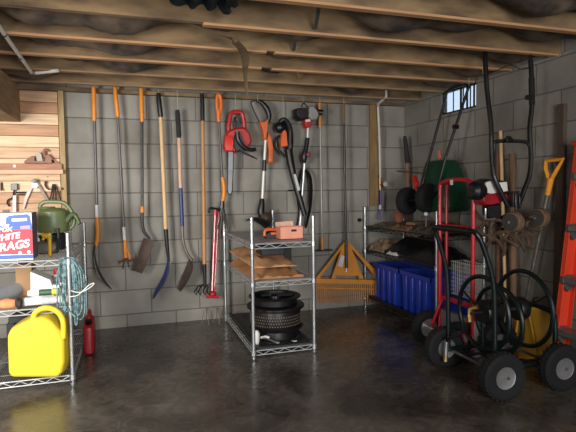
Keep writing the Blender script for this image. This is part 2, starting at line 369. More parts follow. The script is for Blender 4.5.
# 3 narrow gooseneck spade
t = root('garden_spade', 'orange-gripped narrow spade with an orange ring and brown square blade', 'spade', 142, 273)
put('grip', tb([(141, 86), (141.2, 96), (142, 118), (142, 122)], [.016, .018, .018, .014]), orange, t)
put('shaft', tb([(142, 120), (142.3, 210)], .0115), darkmetal, t)
put('grip_ring', tb([(142.3, 206.5), (142.3, 212.5)], .0165), orange, t)
put('gooseneck', tb([(142.3, 212), (142.2, 222), (144, 231), (149, 238.5), (148.5, 242)], [.013, .013, .012, .012, .016], sm=4), darkmetal, t)
w3 = onY(153, 242, TY)-onY(144, 239.5, TY)
put('blade', MB().ribbon([onY(148.8, 239.5, TY-.01), onY(146, 248, TY-.02), onY(142, 260, TY-.02), onY(137, 271.5, TY)], w3, [.088, .09, .09, .085], .004, .12), mat('brown_blade', (84, 66, 54), .65, .3, .35, 14), t)
hang(141, 87, t)
# 4 blue spade with a pale handle
t = root('shovel', 'pale wooden shovel with a black top grip and a blue blade curling under', 'shovel', 165, 296)
put('grip', tb([(158.5, 93), (158.8, 100), (160.6, 115), (160.8, 118)], [.017, .021, .021, .015]), black, t)
put('handle', tb([(160.7, 117), (165.8, 230)], .0165), ashwood, t)
put('socket', tb([(165.8, 229), (167, 245), (169, 262)], [.0185, .0165, .010]), black, t)
put('blade', MB().ribbon(wl([(169.3, 256), (169, 270), (165, 282), (159, 291), (153.5, 299)], TY), (.12, -1, 0), [.03, .12, .15, .12, .03], .004, .12), blue, t)
hang(158.5, 94, t)
# 5 foam-gripped gooseneck shovel
t = root('shovel', 'shovel with a foam grip, blue sleeve and grey bent neck, hung lower than its neighbours', 'shovel', 184, 290)
put('grip', tb([(177.3, 110), (177.6, 114), (179, 136), (179, 138)], [.017, .021, .021, .016]), mat('foam_grip', (44, 42, 42), .9), t)
put('handle', tb([(179, 137), (180.6, 190)], .0155), mat('pinkish_wood', (214, 172, 142), .55, 0, .2, 12, 0, (8, 8, 1)), t)
put('blue_sleeve', tb([(180.6, 188), (182.3, 226)], .0165), blue, t)
put('gooseneck', tb([(182.3, 225), (183, 240), (186.5, 252), (192, 260.5)], [.013, .012, .012, .014], sm=4), mat('worn_steel', (130, 122, 114), .45, .6, .3, 14), t)
put('blade', MB().ribbon(wl([(192, 258), (191.5, 268), (187, 279), (180, 291)], TY), (.3, -1, -.05), [.06, .14, .15, .08], .004, .12), mat('brown_grey_blade', (92, 80, 70), .6, .4, .35, 14), t)
hang(177.5, 111, t)
# 6 hand cultivator
t = root('garden_cultivator', 'brown wooden cultivator with a dark grip and zigzag tines at its foot', 'cultivator', 204, 294)
put('grip', tb([(202, 93.5), (202.3, 100), (202.6, 121)], [.015, .018, .018]), black, t)
put('handle', tb([(202.6, 120), (204.4, 265)], [.0145, .016]), warmwood, t)
put('socket', tb([(204.4, 264), (205.2, 287)], [.018, .012]), black, t)
for dx in (-9, -5, 0, 4):
    p = [onY(205, 284, TY), onY(205+dx*.8, 286.5, TY-.01), onY(203+dx, 292, TY-.05), onY(205.5+dx, 295, TY-.07), onY(206.5+dx, 287, TY-.09)]
    put('tine', MB().tube(p, [.005, .006, .006, .005, .003], 6), darkmetal, t)
hang(202, 95, t)
# 7 D-handle edger
t = root('lawn_edger', 'grey shafted tool with orange loop handle at top and orange lower grip', 'edger', 222, 230)
h = MB().tube(wl([(219, 116), (217.3, 108), (217, 99), (218, 94.5), (220.3, 97), (221.3, 104), (220.3, 112), (219, 116)], TY), .015, 8, sm=3)
put('loop_handle', h.tube(wl([(218.3, 110), (219, 122)], TY), .019, 8), mat('amber_grip', (232, 120, 36), .45, 0, .2, 12), t)
put('shaft', tb([(218.8, 120), (222.3, 178)], .011), greymetal, t)
put('lower_grip', tb([(222.2, 177), (223.9, 186), (224, 194), (222.6, 202)], [.015, .018, .018, .015], sm=3), orange, t)
k = MB().tube(wl([(222.4, 201), (222, 208)], TY), [.018, .024], 8)
for x1 in (217.5, 221, 225, 227.5): k.tube(wl([(222.2, 206), ((x1+222)/2+.5, 216), (x1, 229)], TY-.01), [.011, .008, .004], 6)
put('fork_head', k, darkmetal, t)
hang(218, 95, t)
# 8 red pole with wire hoops standing on the floor
P0 = onY(212, 292, BY-.13)
t = thing('nut_gatherer', 'red metal pole with black crossbar top and wire hoops at its foot', 'garden tool', (P0.x, BY-.13, 0))
put('pole', MB().tube([onY(215.5, 210, BY-.05), onY(212.3, 293, BY-.13)], .0125, 8), red, t)
put('second_pole', MB().tube([onY(218.8, 212, BY-.05), onY(214.5, 293, BY-.13)], .006, 8), red, t)
put('crossbar', MB().tube([onY(209, 213, BY-.05), onY(209.6, 208.8, BY-.05), onY(214, 208.3, BY-.05), onY(222, 210.5, BY-.05)], .0095, 8, sm=2), black, t)
put('hub', MB().blob(onY(212.6, 294, BY-.13), (.035, .03, .03), 10, 6).tube([onY(206, 297, BY-.14), onY(219, 297, BY-.14)], .011, 8), red, t)
k = MB()
for s in (-1, 1):
    c = Vector((P0.x+s*.045, BY-.14, 0)); k.tube([c+Vector((.045*math.cos(a)*1.0, 0.0, .13*math.sin(a)+.005)) for a in [PI*j/10 for j in range(11)]], .004, 6)
    k.tube([c+Vector((0, .07*math.cos(a), .12*math.sin(a)+.005)) for a in [PI*j/10 for j in range(11)]], .0028, 6)
put('wire_hoops', k, mat('dull_wire', (120, 112, 106), .5, .4), t)
# 9 chainsaw
cs = lambda p: C(210, 90, 5.76, p)
t = root('chainsaw', 'red electric chainsaw with black handles hanging nose down by its rear', 'chainsaw', 230, 193)
redp = mat('red_plastic', (186, 40, 34), .4, 0, .2, 12, coat=.2)
body = wl(cs([(104, 232), (150, 215), (200, 210), (235, 245), (246, 298), (222, 335), (185, 352), (150, 362), (95, 355), (80, 330), (88, 262)]), TY-.05)
put('motor_housing', MB().puff(body, (0, .11, 0), .14), redp, t, bev=.003)
hp = wl(cs([(108, 245), (108, 205), (116, 165), (122, 135), (150, 126), (182, 132), (194, 170), (200, 225)]), TY)
put('rear_handle', MB().tube(hp, .019, 8, sm=3), redp, t)
put('trigger_guard', MB().tube(wl(cs([(133, 215), (137, 175), (150, 155), (162, 178), (163, 215)]), TY), .008, 8, sm=3), darkmetal, t)
put('dark_inner_housing', MB().puff(wl(cs([(140, 262), (172, 238), (196, 300), (212, 345), (150, 356), (136, 320)]), TY-.064), (0, .03, 0), .1), black, t)
put('chain_cover', MB().puff(wl(cs([(90, 262), (130, 262), (138, 300), (132, 352), (92, 350), (84, 320)]), TY-.07), (0, .03, 0), .12), mat('red_cover', (222, 62, 50), .4, 0, .15, 12), t)
put('front_handle', MB().tube([onY(*q, TY-.10) for q in cs([(158, 240), (165, 290), (200, 330), (240, 345), (262, 340)])], .017, 8, sm=3), black, t)
put('hand_guard', MB().ribbon([onY(*q, TY-.09) for q in cs([(170, 345), (205, 368), (240, 385), (272, 400)])], (0, 1, 0), [.07, .08, .07, .02], .006), black, t)
bar = wl([(228.5, 151), (233, 151), (232.6, 170), (231.8, 190), (230.8, 193.5), (228.9, 193.5), (228, 190), (228.2, 170)], TY-.03)
put('guide_bar', MB().prism(bar, (0, .006, 0)), mat('bar_steel', (120, 122, 124), .35, .5), t)
ch = wl([(228.3, 152), (227.7, 170), (227.6, 190), (228.8, 194.3), (231, 194.3), (232.3, 190), (233.1, 170), (233.5, 152)], TY-.027)
put('saw_chain', MB().tube(ch, .004, 5), darkmetal, t)
hang(235.5, 112, t)
# 10 orange string trimmer
t = root('string_trimmer', 'orange and black cordless string trimmer with a white shaft, hanging beside the chainsaw', 'string trimmer', 262, 228)
orp = mat('orange_plastic', (224, 104, 46), .4, 0, .2, 12)
put('top_handle', MB().tube(wl(cs([(275, 62), (300, 75), (325, 105), (340, 145), (335, 185)]), TY), [.012, .021, .026, .024, .016], 9, sm=3), black, t)
put('handle_strut', MB().tube(wl(cs([(272, 64), (255, 60), (235, 75), (255, 125), (285, 185), (300, 205)]), TY+.02), .006, 7, sm=3), darkmetal, t)
put('housing', MB().puff(wl(cs([(286, 180), (318, 178), (338, 160), (334, 215), (326, 288), (312, 290), (306, 230)]), TY-.03), (0, .07, 0), .15), orp, t, bev=.002)
put('battery_arm', MB().puff(wl(cs([(334, 240), (352, 262), (366, 330), (364, 418), (338, 424), (342, 350), (330, 290)]), TY-.01), (0, .05, 0), .12), orp, t, bev=.002)
put('shaft', MB().tube(wl([(265.5, 139), (262.2, 200)], TY), .0115, 9), mat('white_shaft', (232, 230, 222), .35, .1, .05), t)
put('shaft_collar', MB().tube(wl([(264.4, 160), (264.1, 171)], TY), .018, 9), black, t)
cr = lambda p: C(220, 160, 5.76, p)
put('motor_head', MB().tube(wl(cr([(243, 222), (240, 260), (235, 300), (250, 340)]), TY), [.018, .028, .033, .033], 10, sm=2), black, t)
put('spool', MB().lathe([(.0, -.03), (.055, -.03), (.06, 0), (.05, .035), (.02, .05)], onY(266, 219, TY-.02), (.5, -.6, -.5), 16), mat('brown_spool', (72, 56, 44), .6), t)
put('debris_guard', MB().ribbon([onY(*q, TY-.06) for q in cr([(150, 350), (195, 348), (235, 368), (265, 392)])], (0, 1, -.3), [.02, .12, .16, .14], .005, .1), black, t)
hang(257.5, 101.5, t)
# 11 leaf blower
t = root('leaf_blower', 'black and orange handheld leaf blower with long black tube angled down', 'leaf blower', 290, 222)
put('handle', MB().tube(wl(cs([(398, 205), (408, 180), (425, 172), (445, 190), (460, 230), (462, 300), (455, 360)]), TY-.01), [.014, .02, .024, .024, .026, .03, .032], 9, sm=3), black, t)
put('motor', MB().blob(onY(280.0, 127.5, TY), (.052, .05, .052), 14, 9), black, t)
put('switch_wedge', MB().puff(wl(cs([(422, 212), (444, 240), (450, 325), (412, 330), (408, 300)]), TY-.03), (0, .06, 0), .12), orp, t, bev=.002)
put('lower_handle', MB().tube(wl(cs([(400, 262), (385, 285), (382, 318), (400, 350), (436, 385)]), TY), .012, 8, sm=3), black, t)
put('blower_tube', MB().tube([onY(288.5, 150, TY-.01)]+[onY(*q, TY-yy) for q, yy in zip(cr([(405, 10), (420, 80), (450, 190), (488, 320)]), (.02, .03, .045, .065))], [.036, .035, .031, .029, .022], 12), black, t)
put('white_lettering_strip', MB().prism([onY(*q, TY-.072) for q in cr([(424, 84), (436, 80), (462, 172), (448, 180)])], (0, .004, 0)), labelm, t)
hang(283, 119.5, t)
# 12 petrol trimmer
c2 = lambda p: C(270, 95, 7.2, p)
t = root('brush_cutter', 'red, black and white petrol trimmer hung engine up with black harness straps', 'string trimmer', 303, 228)
put('engine', MB().puff(wl(c2([(185, 96), (225, 88), (272, 92), (280, 130), (262, 175), (225, 182), (190, 150)]), TY-.07), (0, .13, 0), .2), mat('engine_black', (34, 28, 30), .5, .2), t, bev=.004)
put('fuel_tank', MB().puff(wl(c2([(278, 78), (310, 70), (340, 100), (362, 140), (345, 178), (300, 182), (280, 150)]), TY-.05), (0, .10, 0), .2), mat('milky_tank', (150, 146, 140), .5), t, bev=.004)
put('filler_cap', MB().lathe([(.0, 0), (.024, 0), (.026, .02), (.024, .04), (0, .045)], onY(318.5, 112, TY-.04), (1, -.4, -.2), 12), black, t)
put('pull_cord', MB().tube(wl(c2([(228, 86), (240, 58), (262, 78), (278, 100)]), TY-.05), .006, 6, sm=3), black, t)
put('collar', MB().puff(wl(c2([(248, 178), (262, 166), (290, 168), (312, 205), (290, 232), (265, 240), (252, 210)]), TY-.045), (0, .08, 0), .15), redp, t, bev=.003)
put('badge', MB().prism([onY(*q, TY-.048) for q in c2([(256, 178), (288, 174), (292, 190), (258, 194)])], (0, .003, 0)), labelm, t)
put('upper_shaft', MB().tube(wl([(308, 128), (307.5, 140)], TY), .0115, 9), chrome_w := mat('polished_shaft', (225, 225, 222), .3, .4, .05), t)
put('shaft_sleeve', MB().tube(wl([(307.6, 138), (306, 148), (304, 157), (304.5, 163)], TY), [.02, .022, .03, .016], 9, sm=2), black, t)
put('red_knob', MB().blob(onY(308.6, 154.5, TY-.04), (.022, .018, .022), 10, 7), mat('dull_red_knob', (150, 55, 66), .5), t)
put('lower_shaft', MB().tube(wl([(304.3, 162), (304, 171), (300, 226)], TY+.04), .0115, 9), chrome_w, t)
put('shoulder_strap', MB().ribbon([onY(*q, TY+.03) for q in ((305, 170), (309.5, 176), (311, 190), (309.5, 210), (305.5, 228))], (1, .3, 0), [.03, .035, .035, .03, .02], .004), black, t)
put('second_strap', MB().ribbon([onY(*q, TY+.045) for q in ((303, 169), (299, 180), (297.5, 196), (299, 212), (296, 229))], (1, .3, 0), [.025, .03, .03, .02, .015], .004), black, t)
put('cutter_bracket', MB().tube([onY(288, 190.5, TY-.02), onY(300, 190, TY-.02)], .006, 6), black, t)
hang(303, 106, t)
# 13 long thin squeegee-like tool
t = root('garden_hoe', 'thin grey-shafted hoe with orange ends, hung between trimmer and wide rake', 'hoe', 323, 252)
put('grip', tb([(319.6, 103), (320.3, 128)], .015), mat('dull_orange', (196, 130, 50), .5), t)
put('shaft', tb([(320.3, 127), (322.3, 240)], .0085), mat('pale_shaft', (150, 146, 138), .4, .4), t)
put('end_grip', tb([(322.3, 238), (322.5, 250)], .0145), orange, t)
put('hoe_blade', MB().box(onY(323.5, 250.2, TY-.0), (.17, .05, .012)), darkmetal, t, bev=.002)
hang(319.6, 104, t)
# 14 wide landscape rake
t = root('landscape_rake', 'wide orange lawn rake with triangular head standing against the block wall', 'rake', 346, 300)
put('handle_top', tb([(343.6, 104), (343.9, 124)], .0125), oldwood, t)
put('shaft', tb([(343.9, 123), (346, 241)], .0115), darkmetal, t)
rk = lambda p: C(300, 225, 5.76, p)
rko = mat('rake_orange', (214, 138, 48), .5, 0, .2, 12)
RY = TY-.01
k = MB()
for q in ([(262, 92), (276, 92), (112, 308), (92, 308)], [(262, 92), (276, 92), (488, 318), (452, 318)]): k.prism([onY(*p, RY) for p in rk(q)], (0, .02, 0))
put('side_bars', k, rko, t, bev=.002)
k = MB().prism([onY(*p, RY+.006) for p in rk([(252, 100), (284, 100), (366, 310), (340, 310), (340, 292), (206, 292), (206, 310), (182, 310)])], (0, .012, 0))
put('centre_panel', k, rko, t, bev=.001)
put('head_bar', MB().prism([onY(*p, RY-.006) for p in rk([(92, 308), (488, 318), (488, 345), (92, 337)])], (0, .03, 0)), rko, t, bev=.003)
put('cross_rib', MB().prism([onY(*p, RY-.008) for p in rk([(96, 358), (474, 366), (474, 374), (96, 367)])], (0, .014, 0)), rko, t)
for i in range(34):
    x = 97+(484-97)*i/33
    p = [onY(*rk([(x, 330)])[0], RY), onY(*rk([(x, 400)])[0], RY-.005), onY(*rk([(x, 425)])[0], RY-.012), onY(*rk([(x-3, 450)])[0], RY-.035)]
    put('tine', MB().tube(p, [.0052, .005, .0045, .002], 5), rko, t)
put('socket', MB().tube([onY(346, 239, RY-.012), onY(346.4, 268, RY-.012)], .014, 8), black, t)
put('socket_bolt', MB().tube([onY(346.4, 268, RY-.02), onY(346.5, 272, RY-.02)], .010, 8), zinc, t)
put('paper_label', MB().prism([onY(*p, RY-.012) for p in rk([(236, 172), (258, 180), (244, 242), (216, 236)])], (0, .002, 0)), labelm, t)
hang(343.6, 105, t)
# 15 white water pipe down the stud with a blue nozzle
t = thing('water_pipe', 'white water pipe running from joist down the brown board to a tap', 'pipe', onY(380, 190, BY-.07))
put('riser', MB().tube([onY(386.3, 88, 4.0), onY(386.3, 96.5, 4.02), onY(378.5, 103.5, 4.2), onY(378, 107, BY-.07), onY(379.5, 140, BY-.07), onY(380.2, 178, BY-.07)], .0115, 9), mat('pipe_white', (205, 200, 188), .45, 0, .15, 12), t)
for q in ((377.6, 104), (378.6, 138), (379.6, 176)): put('coupling', MB().tube([onY(q[0], q[1]-1.6, BY-.06), onY(q[0]+.1, q[1]+1.6, BY-.06)], .0165, 9), darkmetal if q[1] > 150 else mat('pipe_grey', (140, 136, 128), .5), t)
put('tap_body', MB().tube([onY(379.7, 177, BY-.06), onY(380, 190, BY-.06)], .014, 8).tube([onY(380, 185, BY-.06), onY(384.6, 182.5, BY-.12)], .011, 8), mat('brass', (150, 122, 80), .4, .7), t)
put('tap_handle', MB().lathe([(0, 0), (.022, 0), (.024, .012), (.0, .016)], onY(384.8, 184, BY-.12), (.2, -1, 0), 12), mat('handle_white', (190, 188, 180), .5), t)
t = thing('hose_wand', 'blue hose wand hanging under the tap by the brown board', 'hose wand', onY(379, 218, BY-.075))
bluep = mat('purple_blue_plastic', (58, 52, 140), .4)
put('wand_tube', MB().tube(wl([(380.7, 190), (380.3, 212)], BY-.08), .009, 8), bluep, t)
put('connector', MB().tube(wl([(380.2, 205), (380.1, 209)], BY-.08), .0125, 8), labelm, t)
put('wand_legs', MB().tube(wl([(379.6, 211), (376.6, 219)], BY-.08), .005, 6).tube(wl([(380, 211), (379.8, 220)], BY-.08), .006, 6), bluep, t)
for i, (x, y) in enumerate(((359, 220),)):
    o = put('rubber_bumper', MB().lathe([(0, 0), (.018, 0), (.018, .02), (.01, .03), (0, .03)], onY(x, y, BY-.001), (0, -1, 0), 12), black)
    tag(o, 'small round black bumper fixed to the block wall right of the rake shaft', 'bumper')
# tall black-gripped tool in the corner
t = thing('corner_shovel', 'wooden handled tool with a long black grip leaning in the corner', 'shovel', onY(409, 215, 4.15))
put('grip', MB().tube([onY(404.7, 136, 4.13), onY(405.3, 140, 4.13), onY(407.6, 163, 4.13)], [.014, .02, .026], 9), mat('dusty_black', (42, 41, 42), .8), t)
put('handle', MB().tube([onY(407.5, 162, 4.13), onY(409, 226, 4.13)], .018, 9), mat('dusty_wood', (150, 112, 88), .7, 0, .25, 12, 0, (8, 8, 1)), t)
# white conduit along the ceiling
o = thing('conduit', 'white plastic conduit bending under the joists above the plank wall', 'conduit', onZ(30, 72, ZC-.012))
Zc = ZC-.014
c0, c1 = onZ(-14, 8, Zc), onZ(31.5, 72.5, Zc)
put('pipe', MB().tube([c0, c1], .0115, 9), whitep, o)
put('elbow', MB().tube([c1-(c1-c0).normalized()*.02, c1, onZ(36, 73, Zc)], .015, 9), mat('elbow_grey', (120, 118, 112), .5), o)
put('cross_pipe', MB().tube([onZ(35, 73, Zc), onZ(58, 70.5, Zc)], [.012, .012], 9), whitep, o)
for q in ((3.5, 34), (19.5, 57)): c = onZ(q[0], q[1], Zc); put('clamp', MB().tube([c-(c1-c0).normalized()*.008, c+(c1-c0).normalized()*.008], .016, 9), darkmetal, o)
# torn strip hanging from the joists and metal bridging straps
Z0 = ZC-.02
p = [onZ(212, 35, ZC+.03), onZ(232, 40, Z0), onZ(241, 47, Z0), onZ(245, 57, Z0-.01), onY(245, 75, 3.1), onY(247, 96, 3.12)]
o = put('torn_strip', MB().ribbon(p, (1, .4, .1), [.03, .04, .045, .05, .03, .012], .003, .1), mat('old_paper', (120, 98, 70), .9, 0, .4, 10)); tag(o, 'brown torn paper strip dangling from joist above the cordless trimmer', 'paper strip')
for i, (a, b_, lab) in enumerate((((322, 7, ZC+.06, 2.14), (311, 33, 0, 2.44), 'thin metal bridging strap slanting between the two nearest joists'),
                     ((295, 36, ZC+.06, 2.53), (292.5, 52, 0, 2.85), 'grey metal bridging strap between the second and third joists'))):
    pa = Vector((onZ(a[0], a[1], ZC).x, a[3], ZC+.12)); q = onZ(b_[0], b_[1], ZC-.004); q = Vector((q.x, b_[3], ZC+.005))
    o = put('bridging_strap', MB().prism([pa, pa+Vector((.02, 0, 0)), q+Vector((.02, 0, 0)), q], (0, 0, .003)), mat('galvanised', (96, 100, 100), .5, .6)); tag(o, lab, 'strap')
q0 = onY(168, 0, 2.30); q1 = onY(236, 0, 2.30); n_ = 14
o = put('black_sheeting', MB().ribbon([Vector((q0.x+(q1.x-q0.x)*i/n_, 2.30+.01*math.sin(i*1.7), onY(200, 2, 2.3).z+.012*math.sin(i*2.1))) for i in range(n_+1)], (0, .25, 1), [.03, .06, .05, .07, .05, .06, .05, .07, .06, .08, .07, .09, .08, .06, .02], .003, .1), mat('sheeting_black', (26, 30, 31), .5)); tag(o, 'scrap of black plastic sheeting tucked between the two nearest joists', 'plastic sheet')
o = put('wood_brace', MB().prism([onY(293.5, 53, 3.24), onY(296.5, 53, 3.24), onY(300.5, 80, 3.64), onY(298.5, 80, 3.64)], (0, .004, 0)), freshwood); tag(o, 'thin pale wood sliver hanging below joists above the petrol trimmer', 'wood strip')
# ================================================================== wire shelving
def wire_shelf(name, label, x0, x1, y0, y1, decks, top, posts, pm, liner=None, wm=None, amp=.016):
    t = thing(name, label, 'shelf', ((x0+x1)/2, (y0+y1)/2, 0)); wm = wm or zinc
    for (px, py) in posts:
        o = put('post', MB().tube([(px, py, .02), (px, py, top)], .0125, 12), pm, t)
        put('foot', MB().lathe([(.016, 0), (.016, .008), (.007, .01), (.007, .035)], (px, py, 0), (0, 0, 1), 10), pm, o)
        put('post_cap', MB().lathe([(.0135, 0), (.0135, .006), (.008, .010)], (px, py, top-.002), (0, 0, 1), 10), pm, o)
        for z in decks: put('collar', MB().lathe([(.0135, -.030), (.019, -.026), (.0175, .006), (.0135, .008)], (px, py, z), (0, 0, 1), 12), pm, o)
    for z in decks:
        k = MB(); e = .0035
        cs_ = [(x0, y0), (x1, y0), (x1, y1), (x0, y1)]
        for i in range(4):
            a = Vector((*cs_[i], z)); b = Vector((*cs_[(i+1) % 4], z)); d = (b-a).normalized(); a = a+d*.018; b = b-d*.018; L_ = (b-a).length
            for dz in (0, -.030): k.tube([a+Vector((0, 0, dz)), b+Vector((0, 0, dz))], e, 6)
            n = max(2, int(L_/.085)); pts = []
            for j in range(2*n+1): pts.append(a+d*(L_*j/(2*n))+Vector((0, 0, -.003 if j % 2 == 0 else -.027)))
            k.tube(pts, .0028, 5)
        nx = int((x1-x0)/.0135)
        for i in range(1, nx): x = x0+(x1-x0)*i/nx; k.tube([(x, y0, z+.003), (x, y1, z+.003)], .0021, 4)
        for f in (.12, .37, .63, .88): y = y0+(y1-y0)*f; k.tube([(x0, y, z-.001), (x1, y, z-.001)], .003, 5)
        put('wire_deck', k, wm, t)
    return t
# centre unit
CX0, CX1, CY0, CY1 = .757, 1.193, 3.20, 4.23
cen = wire_shelf('wire_shelf', 'free-standing three-tier chrome wire shelf in the middle of the floor', CX0, CX1, CY0, CY1, (.045, .508, .768), .945,
                 [(CX0, CY0), (CX1, CY0), (CX0, CY1), (CX1, CY1)], steel)
for z_ in (.508, .768): put('grey_liner', MB().bb(CX0+.012, CX1-.012, CY0+.012, CY1-.012, z_+.0045, z_+.006), mat('liner_grey', (172, 176, 178), .45, 0, .25, 14), cen)
# left unit
QX0, QX1, QY0, QY1 = -.835, -.362, 3.13, 4.16
lef = wire_shelf('wire_shelf', 'wire shelf by the plank wall carrying the rags box and yellow can', QX0, QX1, QY0, QY1, (.05, .462, .738), .89,
                 [(QX0, QY0), (QX1, QY0), (QX0, QY1), (QX1, QY1)], steel)
# right unit along the block wall
RX0, RX1, RY0, RY1 = 2.118, 2.535, 3.10, 4.265
rig = wire_shelf('wire_shelf', 'dark wire shelf along side wall holding the blue totes', RX0, RX1, RY0, RY1, (.10, .55, .772), .955,
                 [(RX0, RY0), (RX1, RY0), (RX0, RY1), (RX1, RY1)], steel, wm=darkmetal)
put('lower_rail', MB().bb(RX0-.012, RX0+.004, RY0+.02, RY1-.02, .098, .13), black, rig)

# ---------------------------------------------------------------- left shelf: top deck
z = .744
t = thing('rags_box', 'blue, red and white cardboard carton reading white rags', 'box', (-.61, 3.27, z))
A = onY(33.2, 258, 3.17); xr = A.x; xl = xr-.30; zt = onY(33, 212.5, 3.17).z
wb = mat('box_white', (236, 234, 232), .6, 0, .05, 8); rb = mat('box_red', (208, 52, 66), .6, 0, .08, 8); bb_ = mat('box_blue', (62, 92, 186), .6, 0, .08, 8)
put('carton', MB().bb(xl, xr, 3.17, 3.33, z, zt), wb, t, bev=.002)
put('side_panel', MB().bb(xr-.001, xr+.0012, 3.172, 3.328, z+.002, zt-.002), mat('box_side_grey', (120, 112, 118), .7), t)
f = 3.1685
def card(pts, m, nm, y=f, th=.001): return put(nm, MB().prism([(xl+u*(xr-xl), y, z+v*(zt-z)) for u, v in pts], (0, th, 0)), m, t)
card([(0, .70), (.55, .74), (.56, .90), (.62, .95), (.93, .97), (.97, .93), (1, .70), (1, .60), (0, .56)], bb_, 'blue_band', f)
card([(0, .15), (0, .54), (.55, .66), (1, .64), (1, .12)], rb, 'red_band', f-.0006)
card([(0, .04), (0, .13), (1, .11), (1, .03)], bb_, 'base_band', f-.0006)
card([(.66, .82), (.66, .88), (.92, .89), (.92, .83)], wb, 'handle_slot', f-.001)
card([(.80, .66), (.80, .72), (.97, .73), (.97, .66)], mat('box_pink', (226, 150, 160), .6), 'small_patch', f-.001)
R_ = Vector((1, 0, .14)); U_ = Vector((0, 0, 1)); Wd = xr-xl; Ht = zt-z
def boxtext(s, u, v, size, m=wb, sh=.12, r=R_, bold=.0012): return lettering('printed_word', s, m, t, (xl+u*Wd, f-.0022, z+v*Ht), r, U_, size, sh, bold)
boxtext('WHITE', .29, .40, .048, bold=.0016); boxtext('RAGS', .42, .20, .064, bold=.0022)
boxtext('IN THE', .38, .71, .022, r=Vector((1, 0, 0)), bold=.0007); boxtext('BOX', .42, .61, .034, r=Vector((1, 0, .05)))
for u, v in ((.78, .16), (.93, .17)): put('white_dot', MB().lathe([(.009, 0), (.009, .0008)], (xl+u*Wd, f-.0016, z+v*Ht), (0, -1, 0), 14), wb, t)
# watering can on a heap
def px3(px, py, Y): return onY(px, py, Y)
WYc = 3.52
t = thing('watering_can', 'olive green plastic watering can with loop handle on the top shelf', 'watering can', onY(52, 232, WYc))
ol = mat('olive_plastic', (108, 120, 78), .4, 0, .15, 8)
o_ = onY(53.5, 232, WYc); hb = (onY(52.5, 209, WYc)-o_).length; rr_ = (onY(70, 220, WYc)-onY(37.5, 220, WYc)).length/2
put('body', MB().lathe([(0, 0), (rr_*.94, 0), (rr_, hb*.15), (rr_*1.01, hb*.55), (rr_*.93, hb*.9), (rr_*.75, hb), (rr_*.55, hb*1.05), (0, hb*1.06)], o_, (0, 0, 1), 28), ol, t)
put('handle', MB().tube([onY(40, 211, WYc), onY(40.5, 205, WYc), onY(45, 202, WYc), onY(55, 201.7, WYc), onY(64, 203, WYc), onY(70, 209, WYc), onY(74, 217, WYc), onY(73, 226, WYc), onY(66, 230, WYc)], [.012, .013, .013, .013, .013, .013, .013, .012, .01], 9, sm=3), ol, t)
put('spout', MB().tube([onY(66, 222, WYc-.03), onY(73, 214, WYc-.05), onY(77.5, 219, WYc-.06), onY(79.5, 224, WYc-.07)], [.02, .016, .012, .013], 9, sm=3), mat('dark_olive', (74, 88, 48), .5), t)
put('filler_rim', MB().ring(o_+Vector((-.035, 0, hb*1.06)), (0, 0, 1), .045, .007, 24), ol, t)
# heap under it
o = put('plant_pot', MB().lathe([(0, 0), (.05, 0), (.062, .10), (.068, .10), (.068, .118), (.058, .118), (.05, .01), (0, .01)], (o_.x-.02, WYc-.02, z), (0, 0, 1), 20), mat('pot_green', (36, 66, 38), .5))
tag(o, 'small dark green flower pot underneath the watering can', 'flower pot')
o = put('plastic_sprayer', MB().tube([onY(41.5, 234, WYc-.16), onY(46, 236, WYc-.16), onY(51, 234, WYc-.16)], [.012, .02, .014], 10).tube([onY(44, 236, WYc-.16), onY(43, 240, WYc-.16)], .008, 8).tube([onY(49.5, 236, WYc-.16), onY(50, 257, WYc-.16)], .012, 8), mat('yellow_plastic', (216, 170, 40), .45))
tag(o, 'yellow plastic sprayer standing between rags box and shelf post', 'sprayer')
o = put('grey_pouch', MB().blob((onY(46, 250, WYc-.12).x, WYc-.10, z+.045), (.075, .06, .042), 16, 10, .12, 2.6), mat('grey_cloth', (112, 100, 94), .9, 0, .3, 20, .2)); tag(o, 'crumpled grey cloth pouch right of the rags box', 'pouch')
o = put('dark_bag', MB().blob((onY(59, 248, WYc+.18).x, WYc+.16, z+.06), (.06, .08, .058), 14, 9, .15, 2.5), mat('dark_cloth', (52, 44, 42), .9)); tag(o, 'dark bag heaped at the back of the top left shelf', 'bag')
t = thing('hand_fork', 'small black hand fork standing tines down beside the watering can', 'hand fork', onY(59, 250, WYc-.19))
put('fork_handle', MB().tube([onY(58, 228, WYc-.19), onY(58.8, 238, WYc-.19)], .009, 8), black, t)
for dx in (-2, 0, 2): put('fork_tine', MB().tube([onY(58.8, 237, WYc-.19), onY(59+dx, 241, WYc-.19), onY(59+dx, 250, WYc-.2)], .0035, 5), black, t)
o = put('green_bottle', MB().lathe([(0, 0), (.022, 0), (.024, .14), (.024, .20), (.009, .235), (.009, .25), (0, .25)], (onY(21, 215, 3.42).x, 3.42, z), (0, 0, 1), 14), mat('bottle_green', (80, 104, 44), .4)); tag(o, 'green bottle poking up behind the rags box', 'bottle')
o = put('paint_brush', MB().box((onY(6, 211, 3.44).x, 3.44, z+.13), (.05, .03, .26)).box((onY(6, 211, 3.44).x, 3.44, z+.27), (.035, .02, .03)), mat('brush_grey', (130, 110, 112), .7)); tag(o, 'wide grey paint brush behind the rags box at the far left', 'brush')
